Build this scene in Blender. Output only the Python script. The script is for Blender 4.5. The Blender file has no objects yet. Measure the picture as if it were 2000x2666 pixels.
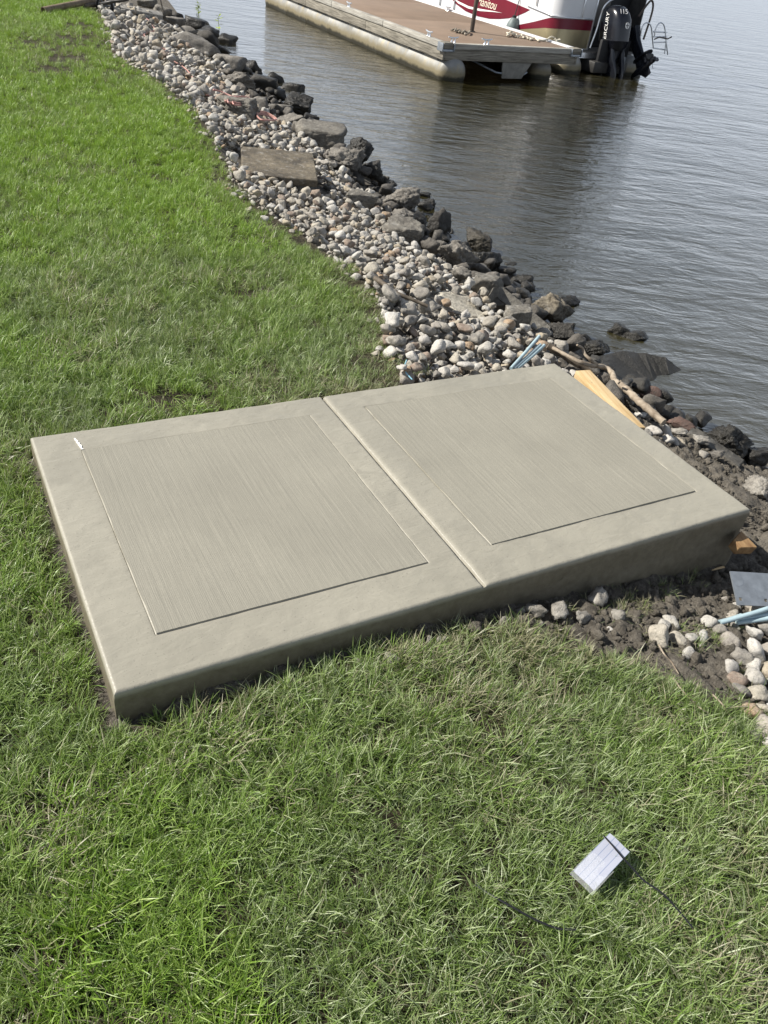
import bpy, bmesh, math, random
import numpy as np
from mathutils import Vector, Matrix

# ------------------------------------------------------------------ camera
F = 2055.1                       # focal length in pixels of a 2000 x 2666 frame
TAU = math.radians(1.6)          # fall of the new slab towards the lake
CAM = np.array([-0.15152, -1.34391, 1.71486])
FW = np.array([0.42795172, 0.66401367, -0.61314205])
RT = np.array([0.87732069, -0.46821483, 0.10527715])
UP = np.array([0.21717674, 0.58297574, 0.78292627])
scene = bpy.context.scene
cam_data = bpy.data.cameras.new('camera')
cam_data.sensor_fit = 'VERTICAL'
cam_data.sensor_height = 24.0
cam_data.lens = F / 2666 * 24.0
cam_data.clip_start = 0.05
cam_data.clip_end = 2000
cam = bpy.data.objects.new('camera', cam_data)
scene.collection.objects.link(cam)
m4 = Matrix(((RT[0], UP[0], -FW[0], CAM[0]), (RT[1], UP[1], -FW[1], CAM[1]), (RT[2], UP[2], -FW[2], CAM[2]), (0, 0, 0, 1)))
cam.matrix_world = m4
scene.camera = cam
scene.render.resolution_x, scene.render.resolution_y = 768, 1024

# ------------------------------------------------------------------ light
SUN_EL = math.radians(42)
SHADOW = math.radians(-32)       # direction shadows fall, from +X
sun_to = Vector((-math.cos(SHADOW) * math.cos(SUN_EL), -math.sin(SHADOW) * math.cos(SUN_EL), math.sin(SUN_EL)))
world = bpy.data.worlds.new('World')
scene.world = world
world.use_nodes = True
wn = world.node_tree
wn.nodes.clear()
w_out = wn.nodes.new('ShaderNodeOutputWorld')
w_bg = wn.nodes.new('ShaderNodeBackground')
w_sky = wn.nodes.new('ShaderNodeTexSky')
w_sky.sky_type = 'NISHITA'
w_sky.sun_disc = False
w_sky.sun_elevation = SUN_EL
w_sky.sun_rotation = math.atan2(sun_to.x, sun_to.y)
w_sky.air_density = 1.0
w_sky.dust_density = 1.5
w_sky.ozone_density = 1.0
w_bg.inputs['Strength'].default_value = 0.05
# broken white cloud over the whole sky, as the water mirrors it
w_tc = wn.nodes.new('ShaderNodeTexCoord')
w_map = wn.nodes.new('ShaderNodeMapping')
w_map.inputs['Scale'].default_value = (1.0, 1.0, 2.2)
w_noise = wn.nodes.new('ShaderNodeTexNoise')
w_noise.inputs['Scale'].default_value = 2.3
w_noise.inputs['Detail'].default_value = 7.0
w_noise.inputs['Roughness'].default_value = 0.58
w_ramp = wn.nodes.new('ShaderNodeValToRGB')
w_ramp.color_ramp.elements[0].position = 0.20
w_ramp.color_ramp.elements[0].color = (0.10, 0.10, 0.10, 1)
w_ramp.color_ramp.elements[1].position = 0.50
w_ramp.color_ramp.elements[1].color = (0.85, 0.85, 0.85, 1)
w_mix = wn.nodes.new('ShaderNodeMix')
w_mix.data_type = 'RGBA'
w_mix.inputs[7].default_value = (12.6, 13.7, 15.4, 1)
w_sep = wn.nodes.new('ShaderNodeSeparateXYZ')
w_hor = wn.nodes.new('ShaderNodeMapRange')
w_hor.inputs['From Min'].default_value = 0.05
w_hor.inputs['From Max'].default_value = 0.82
w_hor.inputs['To Min'].default_value = 1.0
w_hor.inputs['To Max'].default_value = 0.08
w_mul = wn.nodes.new('ShaderNodeMath')
w_mul.operation = 'MULTIPLY'
wn.links.new(w_tc.outputs['Generated'], w_sep.inputs[0])
wn.links.new(w_sep.outputs[2], w_hor.inputs['Value'])
wn.links.new(w_tc.outputs['Generated'], w_map.inputs['Vector'])
wn.links.new(w_map.outputs['Vector'], w_noise.inputs['Vector'])
wn.links.new(w_noise.outputs['Fac'], w_ramp.inputs['Fac'])
wn.links.new(w_ramp.outputs['Color'], w_mul.inputs[0])
wn.links.new(w_hor.outputs[0], w_mul.inputs[1])
wn.links.new(w_mul.outputs[0], w_mix.inputs[0])
wn.links.new(w_sky.outputs['Color'], w_mix.inputs[6])
wn.links.new(w_mix.outputs[2], w_bg.inputs['Color'])
wn.links.new(w_bg.outputs['Background'], w_out.inputs['Surface'])
sun_data = bpy.data.lights.new('sun', 'SUN')
sun_data.energy = 5.0
sun_data.angle = math.radians(0.55)
sun_data.color = (1.0, 0.955, 0.88)
sun = bpy.data.objects.new('sun', sun_data)
scene.collection.objects.link(sun)
sun.rotation_euler = sun_to.to_track_quat('Z', 'Y').to_euler()
scene.view_settings.view_transform = 'Standard'
scene.view_settings.look = 'None'
scene.view_settings.exposure = 0.62
scene.view_settings.gamma = 1.0
scene.view_settings.use_curve_mapping = False
scene.cycles.max_bounces = 8
scene.cycles.transparent_max_bounces = 8

random.seed(7)
rng = np.random.default_rng(7)
COL = scene.collection
WZ = -0.75                       # lake level

# ------------------------------------------------------------------ survey helpers: where a sight line meets the place
def ray(px, py):
    return FW + RT * ((px - 1000) / F) + UP * ((1333 - py) / F)
def at(px, py, z=0.0):
    d = ray(px, py)
    return CAM + d * ((z - CAM[2]) / d[2])
def at_plane(px, py, P, n):
    d = ray(px, py)
    return CAM + d * (np.dot(np.asarray(P) - CAM, n) / np.dot(d, n))
def project(P):
    d = np.asarray(P, float) - CAM
    w = d @ FW
    return 1000 + F * (d @ RT) / w, 1333 - F * (d @ UP) / w, w

# ------------------------------------------------------------------ noise
def _hash(ix, iy, iz, seed):
    h = (ix.astype(np.int64) * 374761393 + iy.astype(np.int64) * 668265263 + iz.astype(np.int64) * 2147483647 + seed * 974711) & 0x7fffffff
    h = (h ^ (h >> 13)) * 1274126177 & 0x7fffffff
    h = (h ^ (h >> 16)) * 1911520717 & 0x7fffffff
    return ((h ^ (h >> 11)) & 0xffffff) / float(0xffffff)
def noise3(x, y, z, seed=0):
    x, y, z = np.broadcast_arrays(np.asarray(x, float), np.asarray(y, float), np.asarray(z, float))
    ix, iy, iz = np.floor(x), np.floor(y), np.floor(z)
    fx, fy, fz = x - ix, y - iy, z - iz
    fx, fy, fz = [t * t * t * (t * (t * 6 - 15) + 10) for t in (fx, fy, fz)]
    r = 0
    for dx in (0, 1):
        for dy in (0, 1):
            for dz in (0, 1):
                r = r + _hash(ix + dx, iy + dy, iz + dz, seed) * (fx if dx else 1 - fx) * (fy if dy else 1 - fy) * (fz if dz else 1 - fz)
    return r * 2 - 1
def fbm(x, y, z=0.0, seed=0, oct=4, gain=0.5):
    a, s, r = 1.0, 1.0, 0
    for o in range(oct):
        r = r + a * noise3(np.asarray(x) * s, np.asarray(y) * s, np.asarray(z) * s + 11.3 * o, seed + o)
        a *= gain
        s *= 2.03
    return r
def sstep(a, b, x):
    t = np.clip((np.asarray(x, float) - a) / (b - a), 0, 1)
    return t * t * (3 - 2 * t)

# ------------------------------------------------------------------ mesh helpers
def new_mesh(name, verts, faces, smooth=False):
    me = bpy.data.meshes.new(name)
    verts = np.asarray(verts, dtype=np.float32)
    if isinstance(faces, np.ndarray):
        n, k = faces.shape
        me.vertices.add(len(verts))
        me.vertices.foreach_set('co', verts.ravel())
        me.loops.add(n * k)
        me.loops.foreach_set('vertex_index', faces.astype(np.int32).ravel())
        me.polygons.add(n)
        me.polygons.foreach_set('loop_start', np.arange(n, dtype=np.int32) * k)
        me.update(calc_edges=True)
    else:
        me.from_pydata([tuple(map(float, v)) for v in verts], [], faces)
    me.validate()
    if smooth:
        me.polygons.foreach_set('use_smooth', np.ones(len(me.polygons), dtype=bool))
    me.update()
    return me
def link(name, me, mat=None, parent=None, loc=None, rot=None):
    o = bpy.data.objects.new(name, me)
    COL.objects.link(o)
    if mat is not None and me is not None and len(me.materials) == 0:
        me.materials.append(mat)
    if parent is not None:
        o.parent = parent
    if loc is not None:
        o.location = [float(v) for v in loc]
    if rot is not None:
        o.rotation_euler = rot
    return o
def empty(name, loc=(0, 0, 0), rot=(0, 0, 0)):
    o = bpy.data.objects.new(name, None)
    o.empty_display_size = 0.1
    COL.objects.link(o)
    o.location = [float(v) for v in loc]
    o.rotation_euler = rot
    return o
def tag(o, label, cat, group=None, kind=None):
    if label: o['label'] = label
    if cat: o['category'] = cat
    if group: o['group'] = group
    if kind: o['kind'] = kind
    return o
def structure(o):
    o['kind'] = 'structure'
    return o
def bm_mesh(bm, name, smooth=False, angle=None):
    bmesh.ops.recalc_face_normals(bm, faces=bm.faces)
    me = bpy.data.meshes.new(name)
    bm.to_mesh(me)
    bm.free()
    if smooth:
        me.polygons.foreach_set('use_smooth', np.ones(len(me.polygons), dtype=bool))
        if angle is not None:
            me.set_sharp_from_angle(angle=angle)
    me.update()
    return me
def box_mesh(name, x0, x1, y0, y1, z0, z1, bevel=0.0, seg=2):
    bm = bmesh.new()
    bmesh.ops.create_cube(bm, size=1.0)
    for v in bm.verts:
        v.co = ((x0 + x1) / 2 + v.co.x * (x1 - x0), (y0 + y1) / 2 + v.co.y * (y1 - y0), (z0 + z1) / 2 + v.co.z * (z1 - z0))
    if bevel > 0:
        bmesh.ops.bevel(bm, geom=list(bm.edges), offset=bevel, segments=seg, affect='EDGES', profile=0.5)
    return bm_mesh(bm, name, smooth=bevel > 0, angle=math.radians(40))
def prism_mesh(name, top, thick, bevel=0.0, normal=None):
    """a plate: top outline (3D points, any order round) pushed down by its own normal"""
    top = [Vector([float(c) for c in p]) for p in top]
    if normal is None:
        n = Vector((0, 0, 0))
        for i in range(len(top)):
            a, b = top[i], top[(i + 1) % len(top)]
            n += a.cross(b)
        n.normalize()
        if n.z < 0: n = -n
    else:
        n = Vector(normal)
    c = sum(top, Vector((0, 0, 0))) / len(top)
    bm = bmesh.new()
    a = [bm.verts.new(p - c) for p in top]
    b = [bm.verts.new(p - c - n * thick) for p in top]
    bm.faces.new(a)
    bm.faces.new(b[::-1])
    for i in range(len(top)):
        j = (i + 1) % len(top)
        bm.faces.new((a[i], b[i], b[j], a[j]))
    bmesh.ops.recalc_face_normals(bm, faces=bm.faces)
    if bevel > 0:
        bmesh.ops.bevel(bm, geom=list(bm.edges), offset=bevel, segments=2, affect='EDGES', profile=0.5)
    return bm_mesh(bm, name, smooth=bevel > 0, angle=math.radians(40)), c
def catmull(pts, n=8):
    P = [np.asarray(p, float) for p in pts]
    P = [2 * P[0] - P[1]] + P + [2 * P[-1] - P[-2]]
    out = []
    for i in range(1, len(P) - 2):
        for k in range(n):
            t = k / n
            out.append(0.5 * (2 * P[i] + (P[i + 1] - P[i - 1]) * t + (2 * P[i - 1] - 5 * P[i] + 4 * P[i + 1] - P[i + 2]) * t * t + (3 * P[i] - P[i - 1] - 3 * P[i + 1] + P[i + 2]) * t ** 3))
    out.append(P[-2])
    return np.array(out)
def tube_mesh(name, pts, rad, seg=8, cap=True, flat=None):
    pts = np.asarray(pts, float)
    n = len(pts)
    rad = np.broadcast_to(np.asarray(rad, float), (n,))
    T = np.gradient(pts, axis=0)
    T /= np.linalg.norm(T, axis=1)[:, None] + 1e-12
    ref = np.array([0, 0, 1.0]) if abs(T[0][2]) < 0.9 else np.array([1.0, 0, 0])
    V = []
    N = np.cross(T[0], ref)
    for i in range(n):
        N = N - T[i] * (N @ T[i])
        if np.linalg.norm(N) < 1e-6: N = np.cross(T[i], [0.3, 0.5, 0.8])
        N /= np.linalg.norm(N)
        B = np.cross(T[i], N)
        for k in range(seg):
            a = 2 * math.pi * k / seg
            V.append(pts[i] + rad[i] * (math.cos(a) * N + math.sin(a) * B * (1 if flat is None else flat)))
    Fc = []
    for i in range(n - 1):
        for k in range(seg):
            a, b = i * seg + k, i * seg + (k + 1) % seg
            Fc.append((a, b, b + seg, a + seg))
    if cap:
        Fc.append(tuple(range(seg))[::-1])
        Fc.append(tuple((n - 1) * seg + k for k in range(seg)))
    me = new_mesh(name, V, Fc, smooth=True)
    me.set_sharp_from_angle(angle=math.radians(50))
    return me
def lathe_mesh(name, prof, seg=24, axis='z', smooth=True):
    V, Fc = [], []
    for r, h in prof:
        for k in range(seg):
            a = 2 * math.pi * k / seg
            c, s = r * math.cos(a), r * math.sin(a)
            V.append({'z': (c, s, h), 'y': (c, h, s), 'x': (h, c, s)}[axis])
    for i in range(len(prof) - 1):
        for k in range(seg):
            a, b = i * seg + k, i * seg + (k + 1) % seg
            Fc.append((a, b, b + seg, a + seg))
    Fc.append(tuple(range(seg)))
    Fc.append(tuple((len(prof) - 1) * seg + k for k in range(seg)))
    bm = bmesh.new()
    me = new_mesh(name, V, Fc)
    bm.from_mesh(me)
    bpy.data.meshes.remove(me)
    return bm_mesh(bm, name, smooth=smooth, angle=math.radians(45))
def text_mesh(name, body, size, shear=0.0, extrude=0.002):
    cu = bpy.data.curves.new(name, 'FONT')
    cu.body = body
    cu.size = size
    cu.shear = shear
    cu.extrude = extrude
    cu.align_x = 'CENTER'
    cu.align_y = 'CENTER'
    o = bpy.data.objects.new(name, cu)
    COL.objects.link(o)
    dg = bpy.context.evaluated_depsgraph_get()
    me = bpy.data.meshes.new_from_object(o.evaluated_get(dg))
    bpy.data.objects.remove(o)
    return me

# ------------------------------------------------------------------ materials
class NT:
    def __init__(self, name):
        self.m = bpy.data.materials.new(name)
        self.m.use_nodes = True
        self.t = self.m.node_tree
        self.bsdf = self.t.nodes['Principled BSDF']
        self.out = self.t.nodes['Material Output']
    def n(self, typ, props=None, **inp):
        nd = self.t.nodes.new(typ)
        for k, v in (props or {}).items():
            setattr(nd, k, v)
        for k, v in inp.items():
            k = k.replace('_', ' ')
            self.set(nd.inputs[k], v)
        return nd
    def set(self, sock, v):
        if hasattr(v, 'is_output') or isinstance(v, bpy.types.NodeSocket):
            self.t.links.new(v, sock)
        else:
            sock.default_value = v
    def coords(self, kind='Object', scale=(1, 1, 1), rot=(0, 0, 0)):
        tc = self.n('ShaderNodeTexCoord')
        mp = self.n('ShaderNodeMapping')
        self.t.links.new(tc.outputs[kind], mp.inputs['Vector'])
        mp.inputs['Scale'].default_value = scale
        mp.inputs['Rotation'].default_value = rot
        return mp.outputs['Vector']
    def worldpos(self, scale=(1, 1, 1), rot=(0, 0, 0)):
        g = self.n('ShaderNodeNewGeometry')
        mp = self.n('ShaderNodeMapping')
        self.t.links.new(g.outputs['Position'], mp.inputs['Vector'])
        mp.inputs['Scale'].default_value = scale
        mp.inputs['Rotation'].default_value = rot
        return mp.outputs['Vector']
    def noise(self, vec, scale, detail=4, rough=0.55, dist=0.0):
        nd = self.n('ShaderNodeTexNoise', None, Vector=vec, Scale=scale, Detail=detail, Roughness=rough, Distortion=dist)
        return nd.outputs['Fac']
    def ramp(self, fac, stops, interp='LINEAR'):
        nd = self.n('ShaderNodeValToRGB')
        cr = nd.color_ramp
        cr.interpolation = interp
        while len(cr.elements) > 1: cr.elements.remove(cr.elements[-1])
        cr.elements[0].position = stops[0][0]
        cr.elements[0].color = self.c(stops[0][1])
        for p, c in stops[1:]:
            e = cr.elements.new(p)
            e.color = self.c(c)
        self.set(nd.inputs['Fac'], fac)
        return nd.outputs['Color']
    @staticmethod
    def c(c):
        if isinstance(c, (int, float)): return (c, c, c, 1)
        return (c[0], c[1], c[2], 1)
    def mix(self, fac, a, b, mode='MIX'):
        nd = self.n('ShaderNodeMix', {'data_type': 'RGBA', 'blend_type': mode})
        self.set(nd.inputs[0], fac)
        for i, v in ((6, a), (7, b)):
            self.set(nd.inputs[i], self.c(v) if isinstance(v, (tuple, int, float)) else v)
        return nd.outputs[2]
    def math(self, op, a, b=0.0, clamp=False):
        nd = self.n('ShaderNodeMath', {'operation': op, 'use_clamp': clamp})
        self.set(nd.inputs[0], a)
        self.set(nd.inputs[1], b)
        return nd.outputs[0]
    def bump(self, h, strength=0.3, dist=0.01, normal=None):
        nd = self.n('ShaderNodeBump', None, Height=h, Strength=strength, Distance=dist)
        if normal is not None: self.set(nd.inputs['Normal'], normal)
        return nd.outputs['Normal']
    def fin(self, color=None, rough=0.7, spec=0.4, normal=None, metal=0.0, **kw):
        b = self.bsdf
        if color is not None: self.set(b.inputs['Base Color'], self.c(color) if isinstance(color, tuple) else color)
        self.set(b.inputs['Roughness'], rough)
        self.set(b.inputs['Specular IOR Level'], spec)
        self.set(b.inputs['Metallic'], metal)
        if normal is not None: self.set(b.inputs['Normal'], normal)
        for k, v in kw.items(): self.set(b.inputs[k.replace('_', ' ')], v)
        return self.m

def m_simple(name, c, rough=0.5, metal=0.0, spec=0.4, var=0.25, scale=12.0, bump=0.0, wear=None):
    t = NT(name)
    v = t.coords()
    f = t.noise(v, scale, 5, 0.6)
    col = t.mix(t.ramp(f, [(0.3, 0.0), (0.7, 1.0)]), tuple(x * (1 - var) for x in c), tuple(min(1, x * (1 + var)) for x in c))
    if wear:
        col = t.mix(t.ramp(t.noise(v, scale * 0.6, 6, 0.7), [(wear[1], 0.0), (wear[1] + 0.12, 1.0)]), col, wear[0])
    nrm = t.bump(t.noise(v, scale * 4, 5, 0.6), bump, 0.004) if bump else None
    return t.fin(col, rough, spec, nrm, metal)

def m_concrete(name, base, stripes=False):
    t = NT(name)
    v = t.coords()
    big = t.noise(v, 2.2, 4, 0.55)
    fine = t.noise(v, 55, 5, 0.7)
    col = t.mix(t.ramp(big, [(0.3, 0.0), (0.72, 1.0)]), tuple(x * 0.86 for x in base), tuple(min(1, x * 1.10) for x in base))
    col = t.mix(t.math('MULTIPLY', t.ramp(fine, [(0.4, 0.0), (0.75, 1.0)]), 0.35), col, tuple(x * 0.86 for x in base))
    if stripes:
        sv = t.coords(scale=(1, 0.02, 1))
        wv = t.n('ShaderNodeTexWave', {'wave_type': 'BANDS', 'bands_direction': 'X'}, Vector=t.coords(scale=(1, 0.035, 1)), Scale=58.0, Distortion=6.0, Detail=3.0)
        wv.inputs['Detail Scale'].default_value = 0.8
        st = t.math('ADD', t.math('MULTIPLY', wv.outputs['Fac'], 0.16), t.math('MULTIPLY', t.noise(sv, 520, 1, 0.6), 0.84))
        # a few bristles leave a paler line
        lines = t.ramp(t.noise(t.coords(scale=(1, 0.006, 1)), 150, 1, 0.5), [(0.62, 0.0), (0.72, 0.32)])
        col = t.mix(lines, col, tuple(min(1, x * 1.22) for x in base))
        col = t.mix(t.ramp(st, [(0.35, 0.0), (0.62, 1.0)]), t.mix(0.24, col, tuple(x * 0.70 for x in base)), t.mix(0.16, col, tuple(min(1, x * 1.15) for x in base)))
        grain = t.noise(v, 420, 3, 0.8)
        col = t.mix(t.ramp(t.noise(v, 300, 2, 0.8), [(0.36, 0.40), (0.56, 0.0)]), col, tuple(x * 0.62 for x in base))
        h = t.math('ADD', t.math('MULTIPLY', st, 1.0), t.math('MULTIPLY', grain, 0.5))
        return t.fin(col, 0.75, 0.3, t.bump(h, 0.32, 0.004))
    # small pinholes, float ripples
    pin = t.ramp(t.noise(v, 160, 2, 0.5), [(0.66, 0.0), (0.71, 1.0)])
    stain = t.ramp(t.noise(v, 4.5, 6, 0.7, 1.2), [(0.50, 0.0), (0.66, 0.65)])
    col = t.mix(stain, col, tuple(x * 0.80 for x in base))
    pale = t.ramp(t.noise(t.coords(scale=(1, 3, 1)), 7, 5, 0.7, 2.0), [(0.58, 0.0), (0.72, 0.5)])
    col = t.mix(pale, col, tuple(x * 1.18 for x in base))
    col = t.mix(t.math('MULTIPLY', pin, 0.8), col, tuple(x * 0.55 for x in base))
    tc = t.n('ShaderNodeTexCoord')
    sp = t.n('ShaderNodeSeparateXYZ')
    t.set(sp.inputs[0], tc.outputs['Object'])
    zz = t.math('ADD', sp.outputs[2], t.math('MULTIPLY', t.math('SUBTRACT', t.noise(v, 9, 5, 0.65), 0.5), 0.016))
    damp_shade = t.n('ShaderNodeMapRange', None, Value=zz)
    for k_, v_ in (('From Min', -0.024), ('From Max', -0.012), ('To Min', 1.0), ('To Max', 0.0)): damp_shade.inputs[k_].default_value = v_
    # stripped form faces, wet and muddy, toned darker still to paint in front-face shade
    col = t.mix(damp_shade.outputs[0], col, t.mix(t.ramp(t.noise(v, 30, 5, 0.7), [(0.35, 0.0), (0.65, 1.0)]), (0.120, 0.104, 0.072), (0.170, 0.150, 0.108)))
    rip = t.noise(t.coords(scale=(1.0, 2.2, 1.0), rot=(0, 0, 0.5)), 16, 3, 0.5, 0.6)
    h = t.math('ADD', t.math('MULTIPLY', rip, 1.0), t.math('MULTIPLY', t.noise(v, 140, 4, 0.7), 0.16))
    return t.fin(col, t.ramp(big, [(0.3, 0.38), (0.7, 0.56)]), 0.45, t.bump(h, 0.24, 0.012))

def m_stone():
    t = NT('cobble_stone')
    oi = t.n('ShaderNodeObjectInfo')
    tc = t.n('ShaderNodeTexCoord')
    off = t.n('ShaderNodeVectorMath', {'operation': 'ADD'})
    t.set(off.inputs[0], tc.outputs['Object'])
    cmb = t.n('ShaderNodeCombineXYZ')
    t.set(cmb.inputs[0], t.math('MULTIPLY', oi.outputs['Random'], 57.0))
    t.set(cmb.inputs[1], t.math('MULTIPLY', oi.outputs['Random'], 31.0))
    t.set(off.inputs[1], cmb.outputs[0])
    v = off.outputs[0]
    pal = [(0.0, (0.46, 0.44, 0.40)), (0.10, (0.30, 0.28, 0.25)), (0.20, (0.52, 0.50, 0.46)), (0.30, (0.36, 0.33, 0.28)), (0.40, (0.22, 0.205, 0.185)),
           (0.48, (0.44, 0.40, 0.33)), (0.58, (0.56, 0.54, 0.50)), (0.68, (0.33, 0.30, 0.265)), (0.76, (0.40, 0.34, 0.25)), (0.83, (0.27, 0.20, 0.155)),
           (0.88, (0.48, 0.46, 0.43)), (0.94, (0.36, 0.245, 0.15)), (0.97, (0.38, 0.36, 0.33))]
    base = t.ramp(oi.outputs['Random'], [(p, tuple(x * 0.88 for x in c)) for p, c in pal], 'CONSTANT')
    blot = t.noise(v, 1.6, 4, 0.6)
    col = t.mix(t.ramp(blot, [(0.35, 0.0), (0.68, 0.7)]), base, t.mix(0.6, base, (0.50, 0.46, 0.38)))
    spk = t.noise(v, 4.5, 8, 0.80)
    col = t.mix(t.ramp(spk, [(0.495, 0.0), (0.66, 0.80)]), col, t.mix(0.75, base, (0.06, 0.052, 0.042)))
    grime = t.noise(v, 1.1, 5, 0.65)
    col = t.mix(t.ramp(grime, [(0.60, 0.0), (0.78, 0.55)]), col, (0.16, 0.14, 0.105))
    lt = t.noise(v, 11, 4, 0.7)
    col = t.mix(t.ramp(lt, [(0.58, 0.0), (0.72, 0.5)]), col, (0.62, 0.60, 0.56))
    h = t.math('ADD', t.noise(v, 5, 6, 0.7), t.math('MULTIPLY', spk, 0.5))
    return t.fin(col, 0.82, 0.25, t.bump(h, 0.6, 0.012))

def m_rock(name, base, dark, wet_z=-0.55, lichen=0.3):
    base, dark = tuple(x * 0.84 for x in base), tuple(x * 0.84 for x in dark)
    t = NT(name)
    oi = t.n('ShaderNodeObjectInfo')
    g = t.n('ShaderNodeNewGeometry')
    off = t.n('ShaderNodeVectorMath', {'operation': 'ADD'})
    t.set(off.inputs[0], g.outputs['Position'])
    t.set(off.inputs[1], oi.outputs['Location'])
    v = off.outputs[0]
    a = t.noise(v, 5.5, 7, 0.68)
    b = t.noise(v, 38, 6, 0.75)
    col = t.mix(t.ramp(a, [(0.32, 0.0), (0.68, 1.0)]), dark, base)
    col = t.mix(t.ramp(b, [(0.45, 0.0), (0.62, 0.75)]), col, t.mix(0.7, col, (0.05, 0.045, 0.04)))
    col = t.mix(t.ramp(t.noise(v, 17, 5, 0.7), [(0.55, 0.0), (0.68, lichen)]), col, (0.55, 0.53, 0.48))
    sep = t.n('ShaderNodeSeparateXYZ')
    t.set(sep.inputs[0], g.outputs['Position'])
    zz = t.math('ADD', sep.outputs[2], t.math('MULTIPLY', t.math('SUBTRACT', t.noise(v, 6, 4, 0.6), 0.5), 0.30))
    mr = t.n('ShaderNodeMapRange', None, Value=zz)
    mr.inputs['From Min'].default_value = wet_z - 0.06
    mr.inputs['From Max'].default_value = wet_z + 0.10
    mr.inputs['To Min'].default_value = 1.0
    mr.inputs['To Max'].default_value = 0.0
    wet = mr.outputs[0]
    col = t.mix(wet, col, t.mix(0.82, col, (0.012, 0.011, 0.008)))
    rough = t.mix(wet, 0.85, 0.38)
    h = t.math('ADD', t.math('MULTIPLY', a, 1.2), t.math('MULTIPLY', b, 0.45))
    return t.fin(col, rough, 0.35, t.bump(h, 1.0, 0.022))

def m_wood(name, base, dark, scale=(3, 40, 40), rough=0.75, ang=0.0, knots=False):
    base, dark = tuple(x * 0.85 for x in base), tuple(x * 0.85 for x in dark)
    t = NT(name)
    v2 = t.coords(rot=(0, 0, -ang))
    mp = t.n('ShaderNodeMapping')
    t.t.links.new(v2, mp.inputs['Vector'])
    mp.inputs['Scale'].default_value = scale
    g = t.noise(mp.outputs['Vector'], 1.0, 7, 0.65, 0.4)
    b = t.noise(v2, 6, 5, 0.65)
    col = t.mix(t.ramp(g, [(0.33, 0.0), (0.66, 1.0)]), dark, base)
    col = t.mix(t.ramp(b, [(0.55, 0.0), (0.75, 0.6)]), col, t.mix(0.6, col, dark))
    if knots:
        vo = t.n('ShaderNodeTexVoronoi', None, Vector=v2, Scale=7.0)
        col = t.mix(t.ramp(vo.outputs['Distance'], [(0.05, 0.85), (0.11, 0.0)]), col, (0.22, 0.11, 0.04))
        col = t.mix(t.ramp(t.noise(v2, 34, 5, 0.7), [(0.62, 0.0), (0.70, 0.7)]), col, (0.16, 0.13, 0.09))
    return t.fin(col, rough, 0.3, t.bump(g, 0.4, 0.003))

def m_ground():
    t = NT('ground_soil')
    v = t.worldpos()
    at_ = t.n('ShaderNodeAttribute', {'attribute_name': 'mud'})
    mud = at_.outputs['Fac']
    a = t.noise(v, 9, 7, 0.7)
    b = t.noise(v, 70, 6, 0.75)
    soil = t.mix(t.ramp(a, [(0.35, 0.0), (0.65, 1.0)]), (0.030, 0.027, 0.016), (0.075, 0.062, 0.038))
    soil = t.mix(t.ramp(b, [(0.5, 0.0), (0.68, 0.8)]), soil, (0.20, 0.17, 0.11))
    md = t.mix(t.ramp(a, [(0.34, 0.0), (0.66, 1.0)]), (0.105, 0.092, 0.074), (0.225, 0.200, 0.163))
    md = t.mix(t.ramp(b, [(0.48, 0.0), (0.66, 0.8)]), md, (0.30, 0.272, 0.225))
    col = t.mix(mud, soil, md)
    h = t.math('ADD', a, t.math('MULTIPLY', b, 0.6))
    return t.fin(col, 0.9, 0.2, t.bump(h, 1.0, 0.05))

def m_clod():
    t = NT('mud_clod')
    oi = t.n('ShaderNodeObjectInfo')
    v = t.coords()
    a = t.noise(v, 3.0, 6, 0.7)
    col = t.mix(oi.outputs['Random'], (0.100, 0.088, 0.070), (0.215, 0.190, 0.155))
    col = t.mix(t.ramp(a, [(0.4, 0.0), (0.65, 0.7)]), col, (0.27, 0.245, 0.20))
    return t.fin(col, 0.9, 0.2, t.bump(a, 0.8, 0.05))

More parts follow.
